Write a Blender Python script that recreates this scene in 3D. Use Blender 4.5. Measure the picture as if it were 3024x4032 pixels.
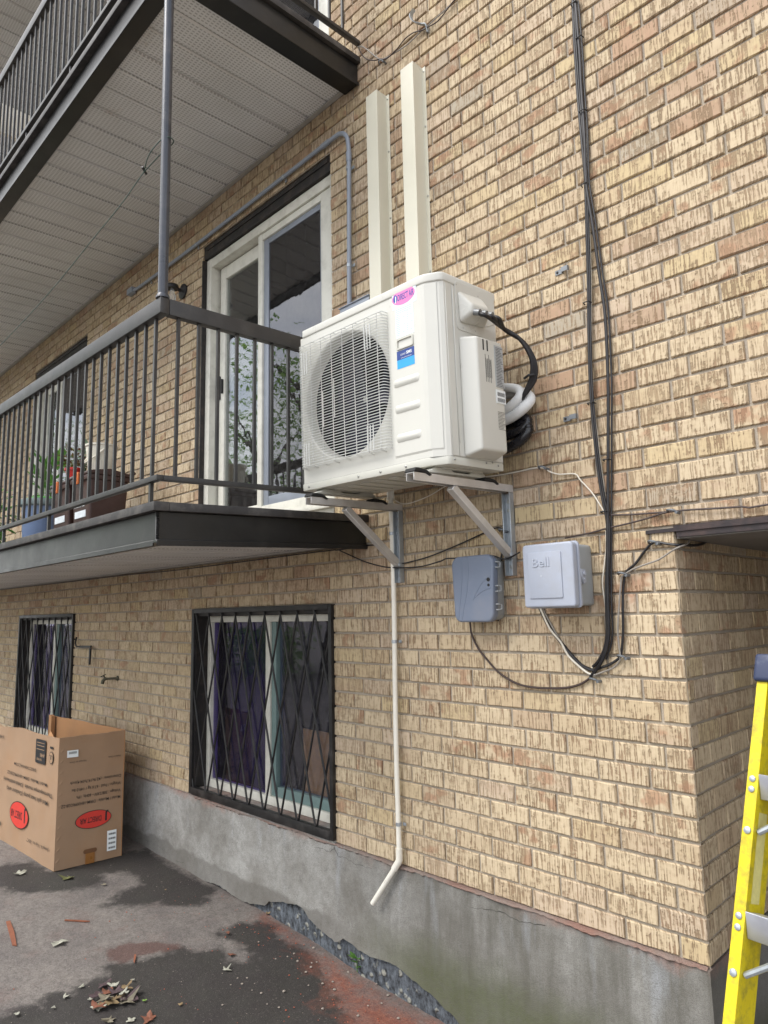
import bpy, bmesh, math, random
from mathutils import Vector, Matrix, Euler, noise
random.seed(7)
R = math.radians
for o in list(bpy.data.objects): bpy.data.objects.remove(o)
scene = bpy.context.scene
COL = scene.collection

# ------------------------------------------------------------------ camera
CAM = Vector((0.0, -2.530, 1.474)); YAW, PITCH, ROLL, FPX = R(45.2124), R(8.3206), R(-1.2681), 2711.4
cf = Vector((-math.sin(YAW)*math.cos(PITCH), math.cos(YAW)*math.cos(PITCH), math.sin(PITCH)))
r0 = Vector((math.cos(YAW), math.sin(YAW), 0)); u0 = r0.cross(cf)
cr_ = r0*math.cos(ROLL)+u0*math.sin(ROLL); cu_ = -r0*math.sin(ROLL)+u0*math.cos(ROLL)
cam = bpy.data.objects.new('camera', bpy.data.cameras.new('camera')); COL.objects.link(cam)
cam.data.sensor_fit = 'VERTICAL'; cam.data.sensor_height = 36; cam.data.lens = FPX/4032*36
cam.data.clip_start = .05; cam.data.clip_end = 800
cam.matrix_world = Matrix(((cr_.x, cu_.x, -cf.x, CAM.x), (cr_.y, cu_.y, -cf.y, CAM.y), (cr_.z, cu_.z, -cf.z, CAM.z), (0, 0, 0, 1)))
scene.camera = cam
def project(v):
    d = Vector(v)-CAM; z = d.dot(cf)
    return (1512+FPX*d.dot(cr_)/z, 2016-FPX*d.dot(cu_)/z, z)

# ------------------------------------------------------------------ sky and sun
SUN_EL, SUN_AZ = R(52), R(203)      # soft sun behind thin cloud, in front of the wall and a little to the left
w = bpy.data.worlds.new('World'); scene.world = w; w.use_nodes = True
nt = w.node_tree; nt.nodes.clear()
out = nt.nodes.new('ShaderNodeOutputWorld'); bg = nt.nodes.new('ShaderNodeBackground')
sky = nt.nodes.new('ShaderNodeTexSky'); sky.sky_type = 'NISHITA'; sky.sun_disc = False
sky.sun_elevation = SUN_EL; sky.sun_rotation = SUN_AZ; sky.air_density = 1.0; sky.dust_density = 1.5
tc = nt.nodes.new('ShaderNodeTexCoord'); mp = nt.nodes.new('ShaderNodeMapping'); mp.inputs['Scale'].default_value = (1, 1, 2.2)
cl = nt.nodes.new('ShaderNodeTexNoise'); cl.inputs['Scale'].default_value = 2.3; cl.inputs['Detail'].default_value = 3; cl.inputs['Roughness'].default_value = .58
rp = nt.nodes.new('ShaderNodeValToRGB'); rp.color_ramp.elements[0].position = .40; rp.color_ramp.elements[1].position = .53
mx = nt.nodes.new('ShaderNodeMix'); mx.data_type = 'RGBA'; mx.inputs['B'].default_value = (10.0, 10.1, 10.3, 1)
nt.links.new(tc.outputs['Generated'], mp.inputs['Vector']); nt.links.new(mp.outputs['Vector'], cl.inputs['Vector'])
nt.links.new(cl.outputs['Fac'], rp.inputs['Fac']); nt.links.new(rp.outputs['Color'], mx.inputs['Factor'])
nt.links.new(sky.outputs['Color'], mx.inputs['A']); nt.links.new(mx.outputs['Result'], bg.inputs['Color'])
bg.inputs['Strength'].default_value = .11
w.cycles.sampling_method = 'MANUAL'; w.cycles.sample_map_resolution = 256
nt.links.new(bg.outputs['Background'], out.inputs['Surface'])
sl = bpy.data.lights.new('sun', 'SUN'); sl.energy = 1.5; sl.angle = R(30); sl.color = (1, .97, .93)
so = bpy.data.objects.new('sun', sl); COL.objects.link(so)
# sky texture: sun_rotation 0 = +Y, turning clockwise seen from above
sd = Vector((math.sin(SUN_AZ)*math.cos(SUN_EL), math.cos(SUN_AZ)*math.cos(SUN_EL), math.sin(SUN_EL)))
so.rotation_euler = sd.to_track_quat('Z', 'Y').to_euler()
vs = scene.view_settings; vs.view_transform = 'Standard'; vs.look = 'None'; vs.exposure = 1.03; vs.gamma = 1; vs.use_curve_mapping = False
scene.render.engine = 'CYCLES'
scene.cycles.max_bounces = 6; scene.cycles.diffuse_bounces = 3; scene.cycles.glossy_bounces = 3; scene.cycles.transmission_bounces = 4; scene.cycles.transparent_max_bounces = 8

# ------------------------------------------------------------------ helpers: materials
def lin(h):
    h = h.lstrip('#'); c = [int(h[i:i+2], 16)/255 for i in (0, 2, 4)]
    return tuple(x/12.92 if x <= .04045 else ((x+.055)/1.055)**2.4 for x in c)+(1,)
class NT:
    def __init__(s, name):
        s.m = bpy.data.materials.new(name); s.m.use_nodes = True; s.t = s.m.node_tree; s.t.nodes.clear()
        s.o = s.n('ShaderNodeOutputMaterial'); s.b = s.n('ShaderNodeBsdfPrincipled'); s.l(s.b.outputs[0], s.o.inputs[0])
    def n(s, k, **kw):
        x = s.t.nodes.new(k)
        for a, v in kw.items():
            if hasattr(x, a): setattr(x, a, v)
            else: x.inputs[a].default_value = v
        return x
    def l(s, a, b): s.t.links.new(a, b)
    def math(s, op, a, b=None, c=None, clamp=False):
        x = s.n('ShaderNodeMath', operation=op); x.use_clamp = clamp
        for i, v in enumerate((a, b, c)):
            if v is None: continue
            if isinstance(v, (int, float)): x.inputs[i].default_value = v
            else: s.l(v, x.inputs[i])
        return x.outputs[0]
    def mix(s, f, a, b, mode='MIX'):
        x = s.n('ShaderNodeMix', data_type='RGBA', blend_type=mode)
        for k, v in (('Factor', f), ('A', a), ('B', b)):
            i = [q for q in x.inputs if q.name == k and (q.type == 'RGBA' if k != 'Factor' else q.type == 'VALUE')][0]
            if isinstance(v, (int, float, tuple)): i.default_value = v
            else: s.l(v, i)
        return [q for q in x.outputs if q.type == 'RGBA'][0]
    def noise(s, vec, scale, detail=4, rough=.55, out='Fac'):
        x = s.n('ShaderNodeTexNoise', Scale=scale, Detail=detail, Roughness=rough)
        if vec is not None: s.l(vec, x.inputs['Vector'])
        return x.outputs[out]
    def ramp(s, f, stops, interp='LINEAR'):
        x = s.n('ShaderNodeValToRGB'); e = x.color_ramp.elements; x.color_ramp.interpolation = interp
        while len(e) < len(stops): e.new(.5)
        for k, (p, c) in enumerate(stops):
            e[k].position = p; e[k].color = c if isinstance(c, tuple) else (c, c, c, 1)
        s.l(f, x.inputs['Fac']); return x.outputs['Color']
    def bump(s, h, strength=.3, dist=.003):
        x = s.n('ShaderNodeBump', Strength=strength, Distance=dist); s.l(h, x.inputs['Height']); s.l(x.outputs[0], s.b.inputs['Normal'])
    def pos(s): return s.n('ShaderNodeNewGeometry').outputs['Position']
    def obj(s): return s.n('ShaderNodeTexCoord').outputs['Object']
    def base(s, v):
        if isinstance(v, tuple): s.b.inputs['Base Color'].default_value = v
        else: s.l(v, s.b.inputs['Base Color'])
    def set(s, **kw):
        for k, v in kw.items():
            i = s.b.inputs[k.replace('_', ' ')]
            if isinstance(v, (int, float, tuple)): i.default_value = v
            else: s.l(v, i)
        return s
def mk(name, hexc, rough=.5, metal=0, var=.12, scale=14, bump=.06, bscale=120, dirt=None, dirt_amt=.4, dscale=5):
    """painted / moulded / metal surface with gentle mottling, wear and fine relief"""
    s = NT(name); c = lin(hexc); p = s.obj()
    n1 = s.noise(p, scale, 3)
    lo = tuple(x*(1-var) for x in c[:3])+(1,); hi = tuple(min(1, x*(1+var)) for x in c[:3])+(1,)
    col = s.mix(s.ramp(n1, [(.3, 0.), (.7, 1.)]), lo, hi)
    if dirt:
        d = s.ramp(s.noise(p, dscale, 8, .65), [(.48, 0.), (.68, dirt_amt)])
        col = s.mix(d, col, lin(dirt))
    s.base(col); s.set(Metallic=metal)
    s.set(Roughness=s.math('MULTIPLY_ADD', n1, .3, max(.02, rough-.15)))
    if bump >= .1: s.bump(s.noise(p, bscale, 2), bump, .002)
    return s.m
M = {}

# ------------------------------------------------------------------ helpers: geometry
WM = {}
def tag(o, label=None, cat=None, group=None, kind=None):
    for k, v in (('label', label), ('category', cat), ('group', group), ('kind', kind)):
        if v: o[k] = v
    return o
def thing(name, label, cat, loc=(0, 0, 0), rot=(0, 0, 0), group=None):
    o = bpy.data.objects.new(name, None); COL.objects.link(o); o.empty_display_size = .1
    o.location = loc; o.rotation_euler = rot
    WM[o.name] = Matrix.Translation(loc) @ Euler(rot).to_matrix().to_4x4()
    return tag(o, label, cat, group)
class MB:
    def __init__(s): s.v = []; s.f = []
    def add(s, vs, fs):
        k = len(s.v); s.v += [Vector(x) for x in vs]; s.f += [tuple(i+k for i in f) for f in fs]; return s
    def box(s, x0, y0, z0, x1, y1, z1, m=None):
        vs = [Vector((x, y, z)) for x in (x0, x1) for y in (y0, y1) for z in (z0, z1)]
        if m: vs = [m @ v for v in vs]
        return s.add(vs, [(0, 1, 3, 2), (4, 6, 7, 5), (0, 4, 5, 1), (2, 3, 7, 6), (0, 2, 6, 4), (1, 5, 7, 3)])
    def tube(s, pts, r, n=8, caps=True, closed=False):
        pts = [Vector(p) for p in pts]; rings = []; N = len(pts)
        ref = None
        for i, p in enumerate(pts):
            a = pts[i-1] if (i or closed) else p; b = pts[(i+1) % N] if (i < N-1 or closed) else p
            t = (b-a)
            if t.length < 1e-9: t = Vector((0, 0, 1))
            t.normalize()
            if ref is None:
                ref = Vector((0, 0, 1)) if abs(t.z) < .9 else Vector((1, 0, 0))
            ref = (ref-t*ref.dot(t)).normalized(); bn = t.cross(ref)
            rr = r[i] if isinstance(r, (list, tuple)) else r
            rings.append([p+ref*math.cos(2*math.pi*k/n)*rr+bn*math.sin(2*math.pi*k/n)*rr for k in range(n)])
        k0 = len(s.v)
        for g in rings: s.v += g
        for i in range(N if closed else N-1):
            j = (i+1) % N
            for k in range(n):
                s.f.append((k0+i*n+k, k0+i*n+(k+1) % n, k0+j*n+(k+1) % n, k0+j*n+k))
        if caps and not closed:
            s.f.append(tuple(k0+k for k in range(n))[::-1]); s.f.append(tuple(k0+(N-1)*n+k for k in range(n)))
        return s
    def cyl(s, a, b, r, n=12): return s.tube([a, b], r, n)
    def lathe(s, prof, c=(0, 0, 0), n=20, axis='Z', cap=True):
        c = Vector(c); k0 = len(s.v)
        for r, h in prof:
            for k in range(n):
                a = 2*math.pi*k/n; x, y = r*math.cos(a), r*math.sin(a)
                s.v.append(c+(Vector((x, y, h)) if axis == 'Z' else Vector((x, h, y)) if axis == 'Y' else Vector((h, x, y))))
        for i in range(len(prof)-1):
            for k in range(n): s.f.append((k0+i*n+k, k0+i*n+(k+1) % n, k0+(i+1)*n+(k+1) % n, k0+(i+1)*n+k))
        if cap:
            s.f.append(tuple(k0+k for k in range(n))[::-1]); s.f.append(tuple(k0+(len(prof)-1)*n+k for k in range(n)))
        return s
    def prism(s, poly, axis, a, b):
        """poly 2D extruded along axis ('X','Y','Z') from a to b"""
        def P(u, v, h): return {'X': (h, u, v), 'Y': (u, h, v), 'Z': (u, v, h)}[axis]
        n = len(poly); k = len(s.v)
        s.v += [Vector(P(u, v, a)) for u, v in poly]+[Vector(P(u, v, b)) for u, v in poly]
        s.f += [tuple(k+i for i in range(n))[::-1], tuple(k+n+i for i in range(n))]
        s.f += [(k+i, k+(i+1) % n, k+n+(i+1) % n, k+n+i) for i in range(n)]
        return s
    def map(s, fn): s.v = [Vector(fn(v)) for v in s.v]; return s
    def build(s, name, mat, parent=None, local=False, smooth=False, bevel=0, seg=2, autosmooth=None):
        me = bpy.data.meshes.new(name); vs = s.v
        if parent is not None and not local:
            inv = WM[parent.name].inverted(); vs = [inv @ v for v in vs]
        me.from_pydata([tuple(v) for v in vs], [], s.f); me.validate()
        bm = bmesh.new(); bm.from_mesh(me); bmesh.ops.recalc_face_normals(bm, faces=bm.faces)
        if bevel:
            ed = [e for e in bm.edges if e.is_manifold and e.calc_face_angle(0) > R(35)]
            bmesh.ops.bevel(bm, geom=ed, offset=bevel, segments=seg, affect='EDGES', profile=.6, clamp_overlap=True)
        bm.to_mesh(me); bm.free()
        if smooth or bevel:
            for p in me.polygons: p.use_smooth = True
            me.set_sharp_from_angle(angle=R(autosmooth or 40))
        me.materials.append(mat)
        o = bpy.data.objects.new(name, me); COL.objects.link(o)
        if parent is not None: o.parent = parent; WM[o.name] = WM[parent.name]
        else: WM[o.name] = Matrix.Identity(4)
        return o
def spline(pts, n=6):
    """Catmull-Rom through points"""
    P = [Vector(p) for p in pts]; P = [P[0]*2-P[1]]+P+[P[-1]*2-P[-2]]; o = []
    for i in range(1, len(P)-2):
        a, b, c, d = P[i-1:i+3]
        for k in range(n):
            t = k/n; o.append(.5*((2*b)+(c-a)*t+(2*a-5*b+4*c-d)*t*t+(3*b-a-3*c+d)*t**3))
    o.append(P[-2]); return o
def text_verts(s, size=1, bold=0, sx=1):
    cu = bpy.data.curves.new('t', 'FONT'); cu.body = s; cu.size = size; cu.offset = bold*size; cu.resolution_u = 3
    ob = bpy.data.objects.new('t', cu); COL.objects.link(ob); bpy.context.view_layer.update()
    me = bpy.data.meshes.new_from_object(ob.evaluated_get(bpy.context.evaluated_depsgraph_get()))
    vs = [Vector((v.co.x*sx, v.co.y, 0)) for v in me.vertices]; fs = [tuple(p.vertices) for p in me.polygons]
    bpy.data.objects.remove(ob); bpy.data.curves.remove(cu); bpy.data.meshes.remove(me)
    return vs, fs
def put_text(mb, s, size, O, U, V, align='C', bold=0, sx=1, width=None):
    """lay text in the plane O + U*x + V*y"""
    vs, fs = text_verts(s, size, bold, sx)
    if not vs: return
    x0, x1 = min(v.x for v in vs), max(v.x for v in vs)
    k = width/(x1-x0) if width else 1
    off = {'L': x0, 'C': (x0+x1)/2, 'R': x1}[align]
    O, U, V = Vector(O), Vector(U), Vector(V)
    mb.add([O+U*((v.x-off)*k)+V*v.y for v in vs], fs)
def ellipse(n, a, b): return [(a*math.cos(2*math.pi*i/n), b*math.sin(2*math.pi*i/n)) for i in range(n)]
def plate(mb, poly, O, U, V, N, t):
    O, U, V, N = Vector(O), Vector(U), Vector(V), Vector(N); n = len(poly)
    vs = [O+U*a+V*b for a, b in poly]; vs += [v+N*t for v in vs]
    mb.add(vs, [tuple(range(n))[::-1], tuple(range(n, 2*n))]+[(i, (i+1) % n, n+(i+1) % n, n+i) for i in range(n)])
def rrect(x0, y0, x1, y1, r, n=4):
    o = []
    for cx, cy, a0 in ((x1-r, y1-r, 0), (x0+r, y1-r, 90), (x0+r, y0+r, 180), (x1-r, y0+r, 270)):
        for i in range(n+1):
            a = R(a0+90*i/n); o.append((cx+r*math.cos(a), cy+r*math.sin(a)))
    return o
def copy_tree(o, parent=None):
    c = o.copy(); COL.objects.link(c); c.parent = parent
    for ch in list(o.children): copy_tree(ch, c)
    return c

# ------------------------------------------------------------------ materials of the place
def brick_material():
    s = NT('brick'); g = s.pos(); x = s.n('ShaderNodeSeparateXYZ'); s.l(g, x.inputs[0])
    at = s.n('ShaderNodeAttribute', attribute_name='tone'); t = s.n('ShaderNodeSeparateColor'); s.l(at.outputs['Color'], t.inputs[0])
    u = s.math('ADD', x.outputs['X'], x.outputs['Y']); z = x.outputs['Z']
    seed = s.math('MULTIPLY', t.outputs[2], 37.)
    def vec(a, b, sd=seed):
        c = s.n('ShaderNodeCombineXYZ'); s.l(s.math('MULTIPLY', u, a), c.inputs[0]); s.l(s.math('MULTIPLY', z, b), c.inputs[1]); s.l(sd, c.inputs[2]); return c.outputs[0]
    base = s.ramp(t.outputs[0], [(0, (.565, .458, .31, 1)), (.24, (.58, .47, .315, 1)), (.42, (.55, .44, .295, 1)), (.58, (.525, .415, .27, 1)), (.70, (.54, .43, .315, 1)),
                                 (.80, (.51, .40, .265, 1)), (.87, (.55, .435, .25, 1)), (.94, (.48, .36, .25, 1)), (.978, (.42, .27, .175, 1)), (.992, (.41, .355, .27, 1))])
    blot = s.noise(vec(16, 22), 1, 3, .6)
    pink = s.ramp(blot, [(.54, 0.), (.70, .5)]); yel = s.ramp(blot, [(.26, .45), (.40, 0.)])
    col = s.mix(s.math('MULTIPLY', pink, t.outputs[1]), base, (.44, .30, .225, 1))
    col = s.mix(yel, col, (.58, .48, .30, 1))
    patch = s.noise(vec(11, 12), 1, 2)
    redp = s.math('MULTIPLY', s.ramp(patch, [(.56, 0.), (.64, .75)]), s.math('GREATER_THAN', t.outputs[1], .72))
    col = s.mix(redp, col, (.40, .215, .13, 1))
    # bark-like vertical scoring of the face
    brk = s.noise(vec(46, 62), 1, 2, .6)
    wv = s.n('ShaderNodeCombineXYZ'); s.l(s.math('MULTIPLY_ADD', brk, .9, s.math('MULTIPLY', u, 165)), wv.inputs[0]); s.l(s.math('MULTIPLY', z, 11), wv.inputs[1]); s.l(seed, wv.inputs[2])
    n = s.noise(wv.outputs[0], 1, 1.6, .5)
    lv = s.math('ADD', s.math('MULTIPLY_ADD', brk, .42, s.math('SUBTRACT', n, .21)), s.math('MULTIPLY_ADD', t.outputs[1], .10, s.math('MULTIPLY_ADD', patch, .14, -.125)))
    gouge = s.ramp(lv, [(.535, 0.), (.61, 1.)])
    halo = s.ramp(lv, [(.38, 0.), (.56, .55)])
    col = s.mix(halo, col, (.37, .27, .165, 1))
    tint = s.ramp(patch, [(.35, (.15, .10, .052, 1)), (.6, (.20, .115, .06, 1)), (.75, (.22, .10, .055, 1))])
    col = s.mix(s.math('MULTIPLY', gouge, s.math('MULTIPLY_ADD', t.outputs[2], .35, .30)), col, tint)
    s.base(col); s.set(Roughness=.88)
    s.bump(s.math('SUBTRACT', s.math('MULTIPLY', n, .5), gouge), .7, .004)
    return s.m
M['brick'] = brick_material()
def rough_mat(name, c1, c2, scale=60, bump=.5, bdist=.004, rough=.95, spots=None):
    s = NT(name); p = s.pos()
    col = s.mix(s.ramp(s.noise(p, 3.1, 8, .62), [(.32, 0.), (.68, 1.)]), lin(c1), lin(c2))
    f = s.noise(p, scale*5, 3)
    col = s.mix(s.ramp(f, [(.3, .35), (.6, 0.)]), col, tuple(x*.35 for x in lin(c1)[:3])+(1,))
    if spots: col = s.mix(s.ramp(f, [(.64, 0.), (.72, .8)]), col, lin(spots))
    s.base(col); s.set(Roughness=rough); s.bump(s.math('ADD', f, s.noise(p, scale, 5)), bump, bdist); return s.m
M['mortar'] = rough_mat('mortar', 'a2988b', 'b3a897', 80, .6, .003)
def parge_material():
    s = NT('parging'); p = s.pos(); x = s.n('ShaderNodeSeparateXYZ'); s.l(p, x.inputs[0]); X, Z = x.outputs['X'], x.outputs['Z']
    big = s.noise(p, 1.7, 6, .6)
    col = s.mix(s.ramp(s.noise(p, 1.9, 9, .68), [(.38, 0.), (.60, 1.)]), lin('7f7c76'), lin('aaa9a5'))
    mp = s.n('ShaderNodeMapping'); s.l(p, mp.inputs[0]); mp.inputs['Scale'].default_value = (14, 1, 2.2)
    st = s.noise(mp.outputs[0], 1, 5, .6)
    # right end weathered darker, damp streaks of its own
    wx = s.math('MULTIPLY_ADD', X, .62, 1.92)       # 0 near x=-3.2, .75 near x=-2
    wm = s.math('MULTIPLY', s.ramp(wx, [(.02, 0.), (.55, .85)]), s.ramp(s.noise(mp.outputs[0], .7, 6, .65), [(.30, .35), (.62, 1.)]))
    col = s.mix(wm, col, lin('56534b'))
    pale = s.math('MULTIPLY', s.ramp(s.noise(mp.outputs[0], .55, 4), [(.56, 0.), (.72, .55)]), s.ramp(Z, [(0., .3), (.15, 1.)]))
    col = s.mix(pale, col, lin('a9aeb4'))
    mz = s.math('ADD', s.math('MULTIPLY', Z, -4.2), s.math('MULTIPLY', s.noise(p, 5, 6, .65), .9))
    moss = s.math('MULTIPLY', s.ramp(mz, [(.35, 0.), (1.05, .8)]), s.ramp(wx, [(.12, 0.), (.45, 1.)]))
    col = s.mix(moss, col, lin('4d5234'))
    rz = s.math('ADD', s.math('MULTIPLY', Z, 9), s.math('MULTIPLY', s.noise(p, 9, 6, .65), 1.6))
    rr = s.n('ShaderNodeMapRange'); s.l(rz, rr.inputs[0]); rr.inputs[1].default_value = 2.78; rr.inputs[2].default_value = 3.25
    col = s.mix(s.math('MULTIPLY', rr.outputs[0], s.ramp(s.noise(p, 2.2, 3), [(.42, .0), (.66, .6)])), col, lin('a0705f'))
    lowd = s.math('MULTIPLY', s.ramp(s.math('ADD', s.math('MULTIPLY', Z, -5.), s.math('MULTIPLY', s.noise(p, 6, 8, .7), .8)), [(.9, 0.), (1.4, .6)]), s.ramp(wx, [(.0, 1.), (.2, 0.)])); col = s.mix(lowd, col, lin('5f5b55'))
    mid = s.noise(p, 24, 8, .75); col = s.mix(s.ramp(mid, [(.36, .35), (.55, 0.)]), col, lin('5f5d58'))
    f = s.noise(p, 240, 3)
    col = s.mix(s.ramp(f, [(.33, .5), (.55, 0.)]), col, lin('55524c'))
    s.base(col); s.set(Roughness=.95)
    s.bump(s.math('ADD', s.math('MULTIPLY', f, .6), s.noise(p, 26, 6, .6)), .5, .006); return s.m
M['parge'] = parge_material()
def footing_material():
    s = NT('exposed_aggregate'); p = s.pos()
    v = s.n('ShaderNodeTexVoronoi', Scale=21.); s.l(p, v.inputs['Vector'])
    mp = s.n('ShaderNodeMapping'); s.l(p, mp.inputs[0]); mp.inputs['Scale'].default_value = (30, 20, 17)
    stc = s.noise(mp.outputs[0], 1, 7, .75)
    col = s.mix(s.ramp(stc, [(.38, 0.), (.64, 1.)]), lin('1f2124'), lin('6d747c'))
    st = s.math('MULTIPLY', s.ramp(v.outputs['Distance'], [(.26, 1.), (.40, 0.)]), s.ramp(s.noise(p, 17, 2), [(.47, 0.), (.55, 1.)]))
    col = s.mix(s.math('MULTIPLY', st, .8), col, lin('a09f94'))
    s.base(col); s.set(Roughness=.9); s.bump(s.math('ADD', stc, s.math('MULTIPLY', st, .8)), .9, .012); return s.m
M['footing'] = footing_material()
def ground_material():
    s = NT('worn_asphalt'); p = s.pos()
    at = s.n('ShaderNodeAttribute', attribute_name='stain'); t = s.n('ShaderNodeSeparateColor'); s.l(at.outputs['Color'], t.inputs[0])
    e = s.math('MULTIPLY_ADD', s.noise(p, 11, 10, .72), 1.6, -.76)
    e2 = s.math('MULTIPLY_ADD', s.noise(p, 7, 10, .72), 1.7, -.85)
    def msk(o, a=.30, b=.70, ee=e): return s.ramp(s.math('ADD', o, ee), [(a, 0.), (b, 1.)])
    big = s.noise(p, 2.6, 9, .65)
    col = s.mix(s.ramp(big, [(.33, 0.), (.66, 1.)]), lin('6a6461'), lin('8a837c'))
    col = s.mix(s.ramp(s.noise(p, 4.2, 6, .7), [(.52, 0.), (.72, .45)]), col, lin('7d625a'))
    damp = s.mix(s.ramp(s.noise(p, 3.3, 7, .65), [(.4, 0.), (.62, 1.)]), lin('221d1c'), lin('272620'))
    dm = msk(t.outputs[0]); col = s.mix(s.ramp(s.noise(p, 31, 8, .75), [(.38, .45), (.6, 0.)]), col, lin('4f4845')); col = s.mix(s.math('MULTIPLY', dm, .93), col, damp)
    col = s.mix(s.math('MULTIPLY', msk(t.outputs[2], .4, .7), .8), col, lin('583c35'))
    redc = s.mix(s.ramp(s.noise(p, 40, 6, .7), [(.4, 0.), (.62, 1.)]), lin('7c4130'), lin('93563f'))
    col = s.mix(s.math('MULTIPLY', msk(t.outputs[1], .36, .95, e2), .85), col, redc)
    g9 = s.noise(p, 95, 5, .7); col = s.mix(s.ramp(g9, [(.36, .4), (.52, 0.)]), col, lin('3a3634')); col = s.mix(s.ramp(g9, [(.58, 0.), (.72, .3)]), col, lin('a09890'))
    f = s.noise(p, 260, 4, .6)
    col = s.mix(s.ramp(f, [(.3, .5), (.52, 0.)]), col, lin('242120'))
    col = s.mix(s.ramp(f, [(.64, 0.), (.70, .6)]), col, lin('9f978f'))
    s.base(col); s.set(Roughness=s.math('MULTIPLY_ADD', dm, -.12, .93))
    s.bump(s.math('ADD', s.math('MULTIPLY', f, .7), s.noise(p, 40, 6, .65)), .55, .008); return s.m
M['ground'] = ground_material()
M['iron'] = mk('black_painted_iron', '141314', .5, 0, .25, 18, .15, 160, '55504c', .35, 9)
M['steel_dark'] = mk('charcoal_painted_steel', '323131', .42, 0, .12, 9, .12, 90, '55524e', .35, 7)
M['fascia'] = mk('dark_brown_black_painted_channel', '191919', .38, 0, .15, 6, .1, 60, '3a3836', .3, 5)
M['lip'] = mk('worn_deck_edge', '343232', .55, 0, .2, 10, .2, 70, '6f6b66', .5, 9)
M['white_pvc'] = mk('white_vinyl_frame', 'd9d7cc', .4, 0, .04, 10, .03, 90, '9a978c', .3, 12)
M['cream_frame'] = mk('cream_aluminium_frame', 'd3d1c6', .42, 0, .05, 10, .04, 90, '8f8a7a', .35, 12)
M['grey_frame'] = mk('grey_screen_frame', '8d939e', .4, .2, .05)
M['reflected_teal_frame'] = mk('sash_reflected_teal', '728886', .4, 0, .06, 12, .04, 90, '5c7370', .3, 10)  # teal reflection and its shade painted into the sash colour
M['black_trim'] = mk('weathered_black_wood', '1f1c1b', .62, 0, .35, 25, .4, 60, '4d4038', .5, 14)
M['room'] = mk('dim_room', '2a2522', .9, 0, .1)
M['curtain'] = mk('brown_curtain', '4a3733', .9, 0, .12, 30, .1, 300)
M['curtain2'] = mk('sheen_tinted_blind', '221c3c', .85, 0, .1, 20, .1, 300)  # violet of the glass sheen painted into the dark blind colour
def glass_material(name, tint, refl=1.9, dust=.04):
    s = NT(name); t = s.t; t.nodes.remove(s.b)
    ge = s.n('ShaderNodeNewGeometry'); dp_ = s.n('ShaderNodeVectorMath', operation='DOT_PRODUCT'); s.l(ge.outputs['Normal'], dp_.inputs[0]); s.l(ge.outputs['Incoming'], dp_.inputs[1])
    f0 = ((refl-1)/(refl+1))**2; sch = s.math('POWER', s.math('SUBTRACT', 1., s.math('ABSOLUTE', dp_.outputs['Value']), clamp=True), 5.)
    fr = s.math('MULTIPLY_ADD', sch, 1-f0, f0); gl = s.n('ShaderNodeBsdfGlossy', Roughness=.015); gl.inputs['Color'].default_value = (.95, .97, 1, 1)
    tr = s.n('ShaderNodeBsdfTransparent'); tr.inputs['Color'].default_value = tint
    df = s.n('ShaderNodeBsdfDiffuse'); df.inputs['Color'].default_value = (.5, .49, .47, 1)
    wv = s.n('ShaderNodeBump', Strength=.035, Distance=.02); s.l(s.noise(s.obj(), 6, 2), wv.inputs['Height']); s.l(wv.outputs[0], gl.inputs['Normal'])
    a = s.n('ShaderNodeMixShader'); s.l(s.ramp(s.noise(s.obj(), 30, 6, .7), [(.45, dust*.4), (.75, dust*2)]), a.inputs[0]); s.l(tr.outputs[0], a.inputs[1]); s.l(df.outputs[0], a.inputs[2])
    b = s.n('ShaderNodeMixShader'); s.l(fr, b.inputs[0]); s.l(a.outputs[0], b.inputs[1]); s.l(gl.outputs[0], b.inputs[2]); s.l(b.outputs[0], s.o.inputs[0])
    return s.m
M['glass'] = glass_material('window_glass', (.80, .83, .82, 1), 2.2)
M['glass_screen'] = glass_material('screened_glass', (.36, .34, .38, 1), 1.95, .05)
M['glass_dim'] = glass_material('basement_glass', (.55, .47, .80, 1), 1.6, .03)  # violet tint stands in for the sheen on the pane
M['glass_low'] = glass_material('basement_clear_glass', (.78, .78, .92, 1), 1.6, .04)
def soffit_material():
    s = NT('vented_soffit'); g = s.pos(); x = s.n('ShaderNodeSeparateXYZ'); s.l(g, x.inputs[0])
    def cell(v, per, wdt, off=0.):
        f = s.math('FRACT', s.math('ADD', s.math('DIVIDE', v, per), off)); return s.math('LESS_THAN', s.math('ABSOLUTE', s.math('SUBTRACT', f, .5)), wdt)
    slot = s.math('MULTIPLY', cell(x.outputs['X'], .0185, .2), cell(x.outputs['Y'], .0235, .3))
    big = s.noise(g, 2.1, 7, .6)
    col = s.mix(s.ramp(big, [(.35, 0.), (.66, 1.)]), lin('d2d2d1'), lin('e0e0e0'))
    rust = s.math('MULTIPLY', s.ramp(s.noise(g, 1.35, 8, .7), [(.60, 0.), (.74, .5)]), s.ramp(s.noise(g, 60, 3), [(.4, .2), (.6, 1.)]))
    col = s.mix(rust, col, lin('9c7f55'))
    col = s.mix(s.math('MULTIPLY', slot, .6), col, lin('7c7a77'))
    s.base(col); s.set(Roughness=.5); s.bump(s.math('SUBTRACT', 1., slot), .5, .002); return s.m
M['soffit'] = soffit_material()
M['slab'] = rough_mat('balcony_concrete', '77736c', '8c877f', 60)

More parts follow.
